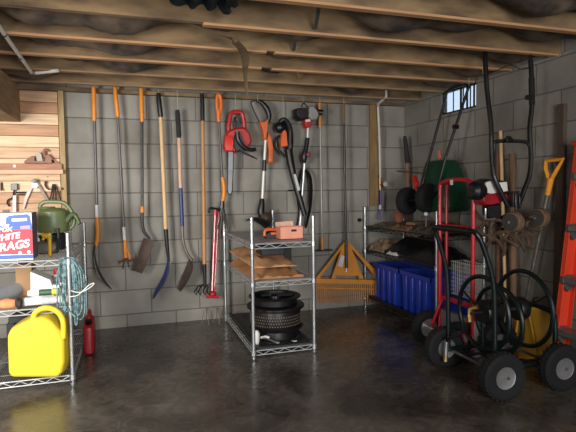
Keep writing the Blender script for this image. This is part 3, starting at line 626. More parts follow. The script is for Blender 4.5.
# ---------------------------------------------------------------- left shelf: middle deck
z = .468
Y = 3.24
p = onY(45, 290, Y)
o = thing('white_carton', 'white cardboard box lying open on the middle shelf', 'box', (p.x, Y, z))
q0, q1 = onY(30.5, 292, Y), onY(54, 292, Y)
zl = z+.04
put('body', MB().prism([(q0.x, Y, zl), (q1.x, Y, zl), (q1.x, Y, zl+.03), onY(50, 280, Y), onY(30.5, 272, Y)], (0, .14, 0)), wb, o, bev=.002)
put('flap', MB().prism([onY(53, 285, Y-.01), onY(58, 285.5, Y-.02), onY(64, 280, Y-.03), onY(65, 282, Y-.03), onY(58, 288, Y-.02), onY(53, 288, Y-.01)], (0, .08, 0)), wb, o)
p0, p1 = onY(25.5, 300, 3.20), onY(68, 299, 3.20)
t = thing('caulk_tube', 'white sealant tube lying along the front of the middle shelf', 'tube', (p0.x, 3.2, z))
put('barrel', MB().tube([(p0.x, 3.2, z+.026), (p1.x, 3.2, z+.026)], .024, 16), whitep, t)
put('end_cap', MB().tube([(p0.x-.002, 3.2, z+.026), (p0.x+.012, 3.2, z+.026)], .0258, 16), whitep, t)
put('print_band', MB().tube([(p0.x+.09, 3.2, z+.026), (p1.x-.05, 3.2, z+.026)], .0245, 16), mat('tube_print', (196, 192, 196), .5, 0, .25, 60), t)
p0, p1 = onY(28, 292, 3.235), onY(64, 291, 3.235)
t = thing('caulk_tube', 'sealant tube with a green and yellow label resting on the white one', 'tube', (p0.x, 3.235, z+.05))
put('barrel', MB().tube([(p0.x, 3.235, z+.068), (p1.x, 3.235, z+.068)], .019, 14), whitep, t)
put('label_sleeve', MB().tube([(p0.x+.06, 3.235, z+.068), (p1.x-.01, 3.235, z+.068)], .0198, 14), mat('dark_green_label', (58, 88, 62), .5), t)
put('yellow_patch', MB().tube([(p0.x+.13, 3.235, z+.068), (p0.x+.165, 3.235, z+.068)], .0204, 14), mat('yellow_label', (200, 196, 70), .5), t)
t = thing('spray_tin', 'small tin with red cap and blue label at back of middle shelf', 'tin', (onY(57, 280, 3.42).x, 3.42, z))
cx = t.location.x
put('tin', MB().lathe([(0, 0), (.026, 0), (.026, .13), (.02, .145), (0, .146)], (cx, 3.42, z), (0, 0, 1), 16), whitep, t)
put('label_wrap', MB().lathe([(.0266, .04), (.0266, .10)], (cx, 3.42, z), (0, 0, 1), 16), mat('label_blue', (90, 120, 170), .5), t)
put('cap', MB().lathe([(0, .145), (.018, .146), (.018, .178), (0, .18)], (cx, 3.42, z), (0, 0, 1), 12), redp, t)
a = onY(2, 300, 3.24); b = onY(30, 283, 3.62)
o = put('grey_roll', MB().tube([(a.x-.06, 3.22, z+.05), (b.x, 3.75, z+.05)], .045, 16), mat('roll_grey', (200, 204, 214), .6, 0, .15, 10)); tag(o, 'pale grey rolled sheet lying slantwise on the middle shelf', 'roll')
t = thing('garden_gloves', 'orange palmed work glove with dark cuff at the left end of middle shelf', 'glove', (onY(10, 300, 3.17).x, 3.17, z))
gx = t.location.x
put('palm', MB().blob((gx-.01, 3.165, z+.03), (.05, .03, .028), 14, 9, .08, 2.6), mat('glove_orange', (224, 142, 92), .8, 0, .2, 25), t)
put('cuff', MB().blob((gx+.045, 3.17, z+.028), (.022, .032, .028), 12, 8, .12, 2.4), mat('cuff_dark', (52, 44, 40), .8), t)
put('finger', MB().tube([(gx-.04, 3.16, z+.03), (gx-.085, 3.15, z+.025)], [.018, .012], 8), mat('glove_brown', (120, 60, 40), .8), t)
o = put('cardboard_box', MB().bb(onY(17, 270, 3.55).x, onY(33, 270, 3.55).x, 3.5, 3.65, z, onY(20, 265, 3.5).z), mat('cardboard', (172, 136, 96), .8, 0, .1, 8), bev=.002); tag(o, 'small brown cardboard box standing behind the white carton', 'box')
# rope coil on the post
t = thing('rope_coil', 'teal and white cord bundle hanging over the shelf post', 'rope', (QX1, QY0, .40))
tealr = mat('teal_rope', (128, 160, 160), .8, 0, .45, 60, .3, None, (44, 78, 84))
k = MB()
for i in range(7):
    s = -1 if i < 3 else 1; j = i if i < 3 else i-3
    xi = QX1+s*(.020+.004*j); xo = QX1+s*(.038+.013*j); yy = QY0-.006+.010*(j % 2); zb = .44-.03*((i*5) % 4)
    k.tube([(QX1+s*.014, yy, .735), (xi, yy, .66), (xi+s*.002, yy, .55), (xi+s*.004, yy-.004, zb+.03), ((xi+xo)/2, yy-.006, zb), (xo, yy-.004, zb+.04), (xo+s*.003, yy, .56), (xo-s*.004, yy, .67), (QX1+s*.018, yy, .742)], .0042, 6, sm=3)
put('loops', k, tealr, t)
k = MB().tube([(QX1-.05, QY0-.02, .74), (QX1-.02, QY0-.022, .752), (QX1+.02, QY0-.02, .75), (QX1+.05, QY0-.01, .735)], .0055, 6, sm=3)
k.tube([(QX1-.045, QY0-.018, .73), (QX1-.05, QY0-.022, .6), (QX1-.02, QY0-.024, .47), (QX1+.03, QY0-.022, .40)], .005, 6, sm=3)
put('loose_strand', k, tealr, t)
o = put('wire_loop', MB().tube([(QX1+.01, QY0-.03, .56), (QX1+.06, QY0-.05, .55), (QX1+.115, QY0-.06, .575), (QX1+.14, QY0-.06, .60), (QX1+.11, QY0-.06, .59), (QX1+.05, QY0-.05, .535), (QX1+.0, QY0-.03, .525)], .0028, 6, sm=3), whitep); tag(o, 'loop of thin white cable sticking out beside the cord bundle', 'cable')
# ---------------------------------------------------------------- left shelf: bottom deck
z = .056
t = thing('fuel_can', 'large yellow plastic fuel can with moulded handle on the bottom shelf', 'fuel can', (-.56, 3.28, z))
yel = mat('can_yellow', (234, 204, 52), .38, 0, .08, 4)
Yf = 3.075
prof = [(10, 378), (7, 373), (6, 345), (6, 335), (9, 328), (20, 322), (28, 318), (37, 316), (46, 316), (53, 321), (61, 331), (65, 340), (65.5, 362), (63, 373), (58, 378)]
pts = [onY(x, y, Yf) for x, y in prof]; mz = min(p.z for p in pts); pts = [Vector((p.x, p.y, p.z-mz+z)) for p in pts]
put('body', MB().puff(pts, (.03, .25, 0), .05), yel, t, bev=.012, ang=60)
hp = [onY(x, y, Yf+.018) for x, y in ((33, 321), (35, 313), (41, 309), (48, 308), (55, 310), (60.5, 315), (63.5, 323), (63.5, 338))]
put('handle', MB().tube([(p.x, p.y, p.z) for p in hp], .016, 10, sm=3), yel, t)
put('spout_cap', MB().lathe([(0, 0), (.026, 0), (.026, .03), (.018, .034), (0, .034)], (onY(18, 322, Yf+.1).x, Yf+.12, .345), (0, 0, 1), 16), black, t)
t = thing('fuel_can', 'small red plastic fuel can standing on the floor beside the shelf post', 'fuel can', (-.31, 3.75, 0))
redc = mat('can_red', (170, 30, 38), .4, 0, .15, 8)
rx0, rx1, ry0, ry1 = -.348, -.278, 3.64, 3.86
pr_ = [(ry0, .004), (ry1, .004), (ry1, .20), (ry1-.05, .245), (ry0+.07, .245), (ry0, .19)]
put('body', MB().puff([(rx0, y, zz) for y, zz in pr_], (rx1-rx0, 0, 0), .12), redc, t, bev=.008, ang=60)
put('handle', MB().tube([(-.310, ry0+.03, .20), (-.310, ry0+.05, .27), (-.310, ry0+.10, .285), (-.310, ry1-.06, .275), (-.310, ry1-.03, .22)], .011, 9, sm=3), redc, t)
put('cap', MB().lathe([(0, 0), (.022, 0), (.022, .03), (0, .032)], (-.310, ry0+.035, .215), (0, -.5, 1), 12), black, t)
o = put('dark_crate', MB().bb(QX0+.03, QX0+.2, 3.6, 3.95, z, z+.22).bb(QX0+.04, QX0+.19, 3.61, 3.94, z+.21, z+.26), mat('crate_dark', (48, 46, 44), .7), bev=.004); tag(o, 'dark box at the back of the bottom shelf behind the yellow can', 'box')

# ---------------------------------------------------------------- plank wall ledge and what it carries
t = thing('wall_ledge', 'narrow two-board pine ledge fixed across the plank wall', 'ledge', (-1.0, BY-.06, 1.2))
z1 = onY(30, 163.5, BY-.1).z; z2 = onY(30, 169.5, BY-.1).z; z3 = onY(30, 174, BY-.1).z; xe = onY(63, 170, BY-.1).x
ledm = mat('ledge_pinkish', (176, 122, 92), .65, 0, .25, 6, 0, (1, 8, 8))
put('upper_board', MB().bb(-2.0, xe-.01, BY-.085, BY-.023, z2+.002, z1), ledm, t, bev=.002)
put('lower_board', MB().bb(-2.0, xe, BY-.10, BY-.023, z3, z2), mat('ledge_pale', (214, 172, 136), .6, 0, .2, 6, 0, (1, 8, 8)), t, bev=.002)
put('square_hook', MB().box((onY(14.5, 166.5, BY-.088).x, BY-.087, (z1+z2)/2+.004), (.018, .004, .018)), whitep, t)
hz = lambda p: C(0, 135, 5.76, p)
t = thing('wooden_plane', 'brown wooden hand plane standing on the pine ledge', 'hand plane', onY(39, 163, BY-.06))
pm = mat('plane_wood', (150, 104, 80), .6, 0, .3, 10)
Yp = BY-.075
put('body', MB().prism([onY(*q, Yp) for q in hz([(138, 162), (140, 150), (185, 118), (200, 128), (200, 162)])], (0, .045, 0)).prism([onY(*q, Yp) for q in hz([(255, 162), (262, 120), (278, 108), (320, 158), (320, 162)])], (0, .045, 0)).prism([onY(*q, Yp) for q in hz([(196, 162), (196, 150), (262, 150), (262, 162)])], (0, .045, 0)), pm, t, bev=.003)
put('horn', MB().tube([onY(*q, Yp+.02) for q in hz([(262, 128), (254, 100), (262, 84), (280, 96)])], [.012, .012, .011, .006], 8, sm=3), pm, t)
put('wedge', MB().prism([onY(*q, Yp+.005) for q in hz([(214, 152), (206, 110), (222, 98), (238, 112), (246, 152)])], (0, .03, 0)), mat('wedge_grey', (150, 138, 128), .5, .3), t)
put('tail_block', MB().prism([onY(*q, Yp) for q in hz([(300, 163), (296, 140), (322, 152), (350, 172), (352, 188), (335, 188)])], (0, .03, 0)), pm, t)
# tools hung under the ledge
Yh = BY-.05
h2_ = lambda p: C(0, 170, 8.23, p)
t = thing('framing_square', 'pale A-shaped folding tool hung below the pine ledge', 'square', onY(35, 210, Yh))
put('left_leg', MB().prism([onY(*q, Yh) for q in h2_([(262, 100), (285, 110), (225, 240), (200, 320), (185, 320), (200, 230)])], (0, .012, 0)), mat('leg_grey', (176, 158, 150), .5, .3), t)
put('right_leg', MB().prism([onY(*q, Yh-.006) for q in h2_([(296, 100), (310, 96), (405, 250), (400, 262), (380, 262)])], (0, .012, 0)), mat('leg_brown', (120, 100, 90), .5, .3), t)
put('top_plate', MB().prism([onY(*q, Yh-.014) for q in h2_([(262, 108), (300, 96), (318, 130), (296, 150), (262, 150)])], (0, .02, 0)), whitep, t)
put('pivot', MB().lathe([(0, 0), (.018, 0), (.018, .012), (0, .014)], onY(34.8, 181, Yh-.014), (0, -1, 0), 14), darkmetal, t)
t = thing('pliers', 'long dark pliers hung below the ledge next to the stud', 'pliers', onY(53, 203, Yh))
put('jaws', MB().tube([onY(54, 184, Yh), onY(53.6, 190, Yh)], [.012, .02], 8), darkmetal, t)
for pts in ([(440, 120), (425, 180), (412, 250)], [(436, 140), (440, 200), (432, 262)], [(450, 140), (462, 190), (465, 262)], [(460, 130), (485, 190), (502, 262)]):
    put('handle', MB().tube([onY(*q, Yh) for q in h2_(pts)], .0055, 7, sm=2), mat('handle_brown', (72, 52, 42), .5), t)
t = thing('curved_hook', 'rusty curved hook on the planks between square and pliers', 'hook', onY(47, 190, Yh))
put('hook', MB().tube([onY(*q, Yh) for q in h2_([(378, 92), (372, 120), (388, 150), (412, 162)])], [.009, .008, .007, .005], 7, sm=3), rust, t)
t = thing('clamp', 'small dark metal clamp hung under the ledge at the far left', 'clamp', onY(14, 205, Yh))
put('jaw', MB().box(onY(14.5, 187, Yh), (.045, .03, .05)), darkmetal, t, bev=.003)
put('frame', MB().tube([onY(*q, Yh) for q in h2_([(118, 160), (105, 225), (70, 245), (60, 270), (78, 300)])], .0065, 7, sm=3), darkmetal, t)
put('screw', MB().tube([onY(*q, Yh-.01) for q in h2_([(135, 185), (210, 185)])], .006, 7).tube([onY(*q, Yh-.01) for q in h2_([(140, 203), (205, 203)])], .005, 7), darkmetal, t)
put('pale_bar', MB().prism([onY(*q, Yh-.02) for q in h2_([(105, 210), (132, 210), (132, 345), (105, 345)])], (0, .01, 0)), whitep, t)
for x, y, lab in ((1.5, 185, 'rusty wall peg below the ledge at the far left edge'), (62.5, 184, 'rusty wall peg below the ledge by the stud')):
    o = put('wall_peg', MB().tube([onY(x, y-2.5, BY-.025), onY(x, y+4, BY-.04), onY(x, y+5, BY-.06)], .009, 7), rust); tag(o, lab, 'peg')

# ================================================================== centre shelf contents
z = .776
t = thing('parts_box', 'open peach cardboard box on the top of the centre shelf', 'box', (1.1, 3.45, z))
peach = mat('peach_card', (232, 158, 132), .7, 0, .12, 10)
a, b = onY(280, 238, 3.36), onY(303.3, 238, 3.36); zt = z+.088
k = MB().bb(a.x, b.x, 3.36, 3.363, z, zt-.0).bb(a.x, b.x, 3.46, 3.463, z, zt).bb(a.x, a.x+.003, 3.36, 3.46, z, zt).bb(b.x-.003, b.x, 3.36, 3.46, z, zt).bb(a.x, b.x, 3.36, 3.46, z, z+.003)
put('box', k, peach, t)
put('flap', MB().prism([(a.x, 3.47, zt-.01), (b.x-.04, 3.47, zt-.01), (b.x-.04, 3.475, zt+.035), (a.x, 3.475, zt+.03)], (0, .003, 0)), mat('light_peach', (236, 186, 160), .7), t)
put('hand_hole', MB().prism([(a.x+.085, 3.3592, zt-.034), (a.x+.125, 3.3592, zt-.034), (a.x+.125, 3.3592, zt-.018), (a.x+.085, 3.3592, zt-.018)], (0, .0012, 0)), black, t)
t = thing('angle_grinder', 'small orange and black power tool lying beside the peach box', 'power tool', (onY(270, 236, 3.5).x, 3.5, z))
put('body', MB().tube([onY(266, 235, 3.5), onY(271, 232.5, 3.5), onY(278, 232, 3.5)], [.018, .024, .02], 10).bb(onY(265, 236, 3.5).x, onY(279, 236, 3.5).x, 3.46, 3.54, z, z+.035), black, t)
put('orange_guard', MB().tube([onY(264.5, 236, 3.46), onY(265, 231, 3.46), onY(269, 229.5, 3.46), onY(278, 229.5, 3.46)], .011, 8, sm=3).box(onY(273.5, 233.5, 3.452), (.04, .01, .014)), orp, t)
# middle deck
z = .516
t = thing('paper_sack', 'flattened brown paper sack spread along the middle shelf', 'sack', (.98, 3.6, z))
kraft = mat('kraft_paper', (176, 124, 80), .75, 0, .25, 9, .2)
def sack(x0, x1, y0, y1, z0, h, nx=12, ny=16, tw=0, rag=.01, sl=0, sx=0):
    vs = []; fs = []
    for s in (0, 1):
        for j in range(ny+1):
            for i in range(nx+1):
                u, v = i/nx, j/ny; edge = min(1, 5*min(u, 1-u, v, 1-v)+.06)
                x = x0+(x1-x0)*u+tw*(v-.5); y = y0+(y1-y0)*v
                zz = z0+sl*v+sx*u+(h*edge*(.7+.3*math.sin(u*5+v*7))+random.uniform(0, rag) if s else 0)
                vs.append((x, y, zz))
    M_ = (nx+1)*(ny+1)
    for j in range(ny):
        for i in range(nx):
            a = j*(nx+1)+i; fs.append((a, a+nx+1, a+nx+2, a+1)); b = a+M_; fs.append((b, b+1, b+nx+2, b+nx+1))
    for j in range(ny):
        a = j*(nx+1); fs.append((a, a+M_, a+M_+nx+1, a+nx+1)); a = j*(nx+1)+nx; fs.append((a, a+nx+1, a+nx+1+M_, a+M_))
    for i in range(nx):
        fs.append((i, i+1, i+1+M_, i+M_)); a = ny*(nx+1)+i; fs.append((a, a+M_, a+M_+1, a+1))
    return MB().add(vs, fs)
put('lower_layer', sack(CX0+.015, CX1-.06, 3.27, 4.05, z, .085, tw=-.02, rag=.02), kraft, t, ang=25)
put('upper_fold', sack(CX0+.02, CX1-.10, 3.34, 4.0, z+.068, .06, 10, 14, -.05, .018, .045, .0), mat('kraft_light', (190, 140, 96), .7, 0, .25, 9, .25), t, ang=25)
o = put('black_box', MB().bb(.88, 1.05, 3.42, 3.60, z+.145, z+.215).bb(.90, 1.03, 3.44, 3.58, z+.215, z+.228), black, bev=.004); tag(o, 'black plastic case sitting on the brown paper sack', 'case')
o = put('black_tray', MB().bb(1.08, 1.17, 3.62, 3.95, z+.02, z+.17), mat('tray_black', (34, 34, 34), .6), bev=.006); tag(o, 'black tray at the back of the middle shelf behind the sack', 'tray')
# bottom deck: drum with rims
z = .052
dcx, dcy = .99, 3.47
dm = mat('drum_black', (34, 32, 31), .42, .4, .4, 12)
o = put('tray_mat', MB().bb(CX0+.02, CX1-.015, CY0+.02, CY1-.03, z, z+.006).bb(CX0+.02, CX0+.03, CY0+.02, CY1-.03, z, z+.02).bb(CX1-.025, CX1-.015, CY0+.02, CY1-.03, z, z+.02).bb(CX0+.13, CX0+.136, CY0+.02, CY1-.03, z, z+.013).bb(CX0+.26, CX0+.266, CY0+.02, CY1-.03, z, z+.013), mat('mat_dark', (52, 52, 54), .5, 0, .4, 20), bev=.001)
tag(o, 'dark ribbed mat lining the bottom tier of the centre shelf', 'mat')
t = thing('hose_reel_drum', 'black metal drum with perforated sides and wide lower rim on bottom shelf', 'drum', (dcx, dcy, z))
put('pedestal', MB().lathe([(0, .038), (.16, .038), (.155, .045), (.145, .09), (.16, .10), (0, .10)], (dcx, dcy, z-.03), (0, 0, 1), 40), dm, t)
put('base_rim', MB().lathe([(0, .098), (.15, .098), (.198, .104), (.205, .112), (.198, .118), (.16, .118), (0, .118)], (dcx, dcy, z-.03), (0, 0, 1), 48), dm, t)
put('sidewall', MB().lathe([(.183, .112), (.187, .118), (.187, .238), (.182, .246), (.15, .246), (0, .246)], (dcx, dcy, z-.03), (0, 0, 1), 48), dm, t)
hl = mat('hole_light', (128, 114, 94), .6, .3)
k = MB()
for r_ in range(4):
    for i in range(64):
        a = 2*PI*(i+.5*(r_ % 2))/64; c = Vector((dcx+.1872*math.cos(a), dcy+.1872*math.sin(a), z+.115+.021*r_))
        k.box(c, (.003, .007, .009), Matrix.Rotation(a, 3, 'Z'))
put('perforations', k, hl, t)
put('mid_rim', MB().lathe([(.15, .244), (.205, .248), (.213, .256), (.213, .268), (.205, .274), (.15, .272)], (dcx, dcy, z-.03), (0, 0, 1), 48), dm, t)
t = thing('wheel_rim', 'shallow black metal rim resting on top of the perforated drum', 'rim', (dcx, dcy, z+.275))
put('dish', MB().lathe([(0, .0), (.155, 0), (.165, .005), (.165, .045), (.19, .05), (.193, .056), (.187, .062), (.15, .06), (.147, .02), (0, .02)], (dcx-.005, dcy, z+.246), (0, 0, 1), 48), dm, t)
put('hub', MB().lathe([(0, 0), (.05, 0), (.045, .035), (.02, .045), (0, .046)], (dcx, dcy, z+.267), (0, 0, 1), 24).box((dcx+.06, dcy-.03, z+.308), (.12, .03, .012)).box((dcx-.05, dcy+.03, z+.305), (.10, .03, .012)), mat('hub_dark', (40, 42, 46), .3, .5), t)
t = thing('white_bottle', 'small white bottle on the bottom tier at the near left post', 'bottle', (CX0+.05, 3.30, z+.006))
bx = CX0+.045
put('bottle', MB().lathe([(0, 0), (.018, 0), (.022, .02), (.022, .075), (.01, .095), (0, .096)], (bx, 3.31, z+.006), (.05, 0, 1), 14), whitep, t)
put('spray_trigger', MB().tube([(bx+.03, 3.30, z+.05), (bx+.06, 3.285, z+.06), (bx+.085, 3.28, z+.05)], .008, 7), whitep, t)
t = thing('spanner', 'silver open-ended spanner on the dark mat', 'spanner', (.93, 3.27, z+.02))
a = Vector((.875, 3.345, z+.03)); b = Vector((.93, 3.245, z+.022))
put('spanner_shank', MB().tube([a, b], .006, 7), steel, t)
put('jaw', MB().tube([b+Vector((.016, -.014, 0)), b+Vector((-.004, -.014, 0)), b, b+Vector((.018, .004, 0))], .006, 6), steel, t)
put('ring_end', MB().ring(a, (0, .2, 1), .011, .005, 14, 6), steel, t)
o = put('paper_tag', MB().box((1.06, 3.25, z+.018), (.035, .022, .004)), whitep); tag(o, 'tiny white tag lying on the dark mat near the spanner', 'tag')
o = put('cable_loop', MB().tube([(dcx-.01+.185*math.cos(a_), 3.42+.19*math.sin(a_), z+.018) for a_ in [PI+PI*1.0*i/16 for i in range(17)]], .004, 6, sm=2), black); tag(o, 'black cable looped around the foot of the drum', 'cable')
# ================================================================== right shelf contents
z = .107
totem = mat('tote_blue', (28, 54, 150), .35, 0, .2, 5)
def tote(label, y0, y1):
    x0, x1 = RX0+.025, RX1-.03; h = .335
    t = thing('storage_tote', label, 'tote', ((x0+x1)/2, (y0+y1)/2, z))
    k = MB()
    def taper(i, zz): s = .02*(1-zz/h); return (x0+s+i, x1-s-i, y0+s+i, y1-s-i)
    lv = []
    for zz, i in ((0, 0), (h, 0), (h, .004), (.01, .004)):
        a, b, c, d = taper(i, zz); lv.append([(a, c, z+zz), (b, c, z+zz), (b, d, z+zz), (a, d, z+zz)])
    vs = [p for l in lv for p in l]; fs = [(0, 1, 2, 3), (12, 13, 14, 15)]
    for i in range(3):
        for j in range(4): fs.append((i*4+j, i*4+(j+1) % 4, (i+1)*4+(j+1) % 4, (i+1)*4+j))
    put('tub', MB().add(vs, fs), totem, t)
    k = MB()
    for (a, b, c, d) in ((x0-.012, x0+.006, y0-.01, y1+.01), (x1-.006, x1+.012, y0-.01, y1+.01), (x0-.012, x1+.012, y0-.01, y0+.006), (x0-.012, x1+.012, y1-.006, y1+.01)): k.bb(a, b, c, d, z+h-.03, z+h+.006)
    put('rim', k, totem, t, bev=.003)
    for f in (.08, .30, .55, .78):
        y = y0+(y1-y0)*f; put('moulded_rib', MB().bb(x0-.012, x0+.016, y, y+.045, z+.008, z+h-.03), totem, t, bev=.005)
    return t
tote('blue plastic tote with ribbed front at the near end of the lower shelf', 3.22, 3.64)
tote('darker lying blue plastic tote at the corner end of lower shelf', 3.69, 4.12)
z = .557
o = put('twine_bundle', sack(RX0+.01, RX0+.30, 3.94, 4.22, z, .075, 10, 10, 0, .03), mat('straw_twine', (150, 124, 98), .95, 0, .4, 40, .5), ang=20); tag(o, 'beige bundle of dry twine at the corner end of middle tier', 'twine')
o = put('garbage_bag', sack(RX0+.03, RX1-.03, 3.17, 3.94, z, .14, 14, 18, 0, .028), mat('bag_black', (20, 20, 21), .42, 0, .3, 14, .3), ang=30); tag(o, 'lumpy black plastic bag filling the middle tier of the dark shelf', 'bag')
o = put('crumpled_paper', sack(RX0+.005, RX0+.07, 3.70, 3.86, z, .022, 7, 7, 0, .012), labelm, ang=15); tag(o, 'crumpled pale paper at the edge in front of the black bag', 'paper')
z = .778
scr = mat('leaf_litter', (98, 76, 60), .95, 0, .5, 35, .7)
t_ = [('burlap_sack', (RX0+.02, RX1-.02, 3.75, 4.15), .04, 'flat dull brown burlap sack at corner end of the top tier', 'sack', 'burlap', (104, 86, 68)),
      ('bark_heap', (RX0+.015, RX0+.22, 3.50, 3.80), .035, 'low heap of reddish bark scraps near black wheels', 'bark', 'bark', (124, 88, 66)),
      ('canvas_sack', (RX0+.01, RX1-.04, 3.22, 3.50), .06, 'grey brown folded canvas sack at near end of top tier', 'sack', 'canvas', (78, 68, 60))]
for nm, (a, b, c, d), h, lab, cat_, mn, cc in t_:
    o = put(nm, sack(a, b, c, d, z, h, 12, 12, 0, .02), mat(mn, cc, .95, 0, .45, 30, .6), ang=20); tag(o, lab, cat_)
o = put('clay_pot', MB().lathe([(0, 0), (.035, 0), (.05, .085), (.056, .085), (.056, .10), (.046, .10), (.03, .01), (0, .01)], (2.34, 4.02, z+.035), (0, 0, 1), 18), mat('terracotta', (150, 88, 62), .8)); tag(o, 'small terracotta pot behind the black spreader wheel', 'flower pot')
o = put('scrap_board', MB().box((2.33, 3.62, z+.06), (.30, .09, .022), Matrix.Rotation(.3, 3, 'Z')), oldwood, bev=.002); tag(o, 'short weathered board lying across the top tier', 'board')
t = thing('garden_sprinkler', 'little white and metal sprinkler on the top tier below the wheels', 'sprinkler', onY(427, 222, 3.35))
q = onY(426, 214, 3.35)
put('stem', MB().tube([q, (q.x, 3.35, z+.05)], .008, 8), greymetal, t)
put('head', MB().blob(q, (.018, .018, .016), 10, 7), whitep, t)
put('arms', MB().tube([q+Vector((-.05, 0, -.03)), q+Vector((0, 0, -.015)), q+Vector((.05, -.02, -.04))], .006, 7), greymetal, t)

# ------------------------------------------------------------------ broadcast spreader hanging by its handle
t = thing('lawn_spreader', 'dark green hopper spreader with black wheels hanging from the joists by its handle', 'spreader', (2.38, 3.45, .90))
grn = mat('hopper_green', (14, 64, 40), .4, 0, .25, 5)
X = 2.40
tp = [(427, 158), (456, 157)]; 
def rrect(c, hx, hy, n=6, r=.35):
    out = []
    for i in range(4*n):
        a = 2*PI*i/(4*n); cx_, sy_ = math.cos(a), math.sin(a)
        out.append(Vector((c[0]+hx*math.copysign(abs(cx_)**.45, cx_), c[1]+hy*math.copysign(abs(sy_)**.45, sy_), c[2])))
    return out
lvls = [((2.42, 3.50, 1.355), .04, .09), ((2.42, 3.49, 1.345), .075, .135), ((2.42, 3.475, 1.27), .105, .165), ((2.41, 3.45, 1.10), .13, .205), ((2.40, 3.44, .965), .135, .22), ((2.40, 3.44, .945), .13, .21), ((2.40, 3.44, .935), .06, .1)]
vs = []; fs = []; nn_ = 24
for c, hx, hy in lvls: vs += rrect(c, hx, hy)
for i in range(len(lvls)-1):
    for j in range(nn_): fs.append((i*nn_+j, i*nn_+(j+1) % nn_, (i+1)*nn_+(j+1) % nn_, (i+1)*nn_+j))
fs += [tuple(range(nn_-1, -1, -1)), tuple((len(lvls)-1)*nn_+j for j in range(nn_))]
put('hopper', MB().add(vs, fs), grn, t)
put('hopper_rim', MB().tube(rrect((2.40, 3.44, .972), .138, .225), .008, 6, True), grn, t)
topl, topr = onX(447, 92, 2.46), onX(469, 86, 2.46)
lo1, lo2 = onX(425.5, 172, 2.30), onX(446, 156, 2.30)
put('handle_tube', MB().tube([lo1, lo1+(topl-lo1)*.5, topl, topl+(topr-topl)*.15+Vector((0, 0, .02)), topl+(topr-topl)*.85+Vector((0, 0, .02)), topr, lo2+(topr-lo2)*.5, lo2], .0105, 9), black, t)
a = lo2+(topr-lo2)*.42; put('handle_clamp', MB().tube([a-Vector((.02, 0, .0)), a+Vector((.02, 0, .0))], .018, 8), black, t)
put('frame_leg', MB().tube([lo1, onX(421, 188, 2.25), onX(420, 198, 2.25)], .010, 8).tube([lo2, onX(437, 190, 2.25), onX(430, 200, 2.25)], .010, 8), black, t)
put('cross_rod', MB().tube([onX(397, 171, 2.32), onX(424, 173.5, 2.30)], .006, 7), rust, t)
put('control_lever', MB().tube([onX(440, 159, 2.30), onX(439, 151, 2.31)], .014, 8), mat('salmon', (200, 110, 90), .5), t)
put('gear_cap', MB().tube([onX(414, 177, 2.27), onX(416.5, 184, 2.26), onX(416, 189, 2.26)], [.022, .024, .016], 8), redp, t)
for (px_, py_), lab in (((407.5, 201), None), ((427.5, 198), None)):
    c = onX(px_, py_, 2.24)
    w_ = put('wheel', MB().lathe([(.05, -.035), (.100, -.035), (.111, -.025), (.115, 0), (.111, .025), (.100, .035), (.05, .035), (.05, -.035)], c, (-.3, 1, 0), 32), rubber, t)
    k = MB()
    for i in range(5): k.ring(c+Vector((-.3, 1, 0)).normalized()*(-.028+.014*i), (-.3, 1, 0), .110 if i in (0, 4) else .1145, .003, 32, 5)
    put('tread_groove', k, rubber, w_)
    put('wheel_hub', MB().lathe([(0, -.035), (.05, -.035), (.055, 0), (.05, .035), (0, .035)], c, (-.3, 1, 0), 20), mat('hub_black', (64, 58, 54), .6), w_)
put('axle', MB().tube([onX(407.5, 201, 2.24), onX(427.5, 198, 2.24)], .01, 8), darkmetal, t)
put('hanging_wire', MB().tube([topr, (topr.x, topr.y, ZC+.01)], .002, 5), zinc, t)

# ------------------------------------------------------------------ wooden handles leaning on the side wall behind the tiller
for nm, lab, (x0_, y0_), (x1_, y1_), X0_, X1_, r, m_ in (
        ('wooden_pole', 'thin pale round pole leaning on the side wall behind the tiller handle', (500.5, 131), (507, 332), 2.54, 2.50, .0125, ashwood),
        ('axe_handle', 'thick grey-brown wooden handle leaning behind the tiller, shorter of the pair', (512.5, 154), (514, 338), 2.545, 2.48, .022, oldwood),
        ('sledge_handle', 'dark brown wooden handle with black top leaning left of the pale pole', (497.5, 149), (498, 326), 2.53, 2.47, .017, mat('dark_handle', (96, 62, 44), .7))):
    a = onX(x0_, y0_, X0_); b = onX(x1_, y1_, X1_); b.z = .0; b = Vector((b.x, b.y, .004))
    o = put(nm, MB().tube([a, b], r, 10), m_); tag(o, lab, 'pole')
a = onX(498, 150, 2.52)
o = put('grey_board', MB().prism([onX(457.5, 180, 2.552), onX(464, 182, 2.552), onX(458, 226, 2.552), onX(450, 226, 2.552)], (-.018, 0, 0)), mat('grey_timber', (112, 102, 90), .85)); tag(o, 'grey timber offcut leaning on the side wall behind the hand truck hoop', 'board')
a, b = onX(562, 104, 2.548), onX(559, 300, 2.53)
o = put('timber_post', MB().prism([(2.566, a.y+.024, a.z), (2.566, a.y-.024, a.z), (2.55, a.y-.03, 0.0), (2.55, a.y+.03, 0.0)], (-.028, 0, 0)), mat('dark_timber', (88, 74, 60), .85, 0, .3, 6, 0, (8, 8, 1)), bev=.002); tag(o, 'tall dark timber post upright against side wall by the ladder', 'post')

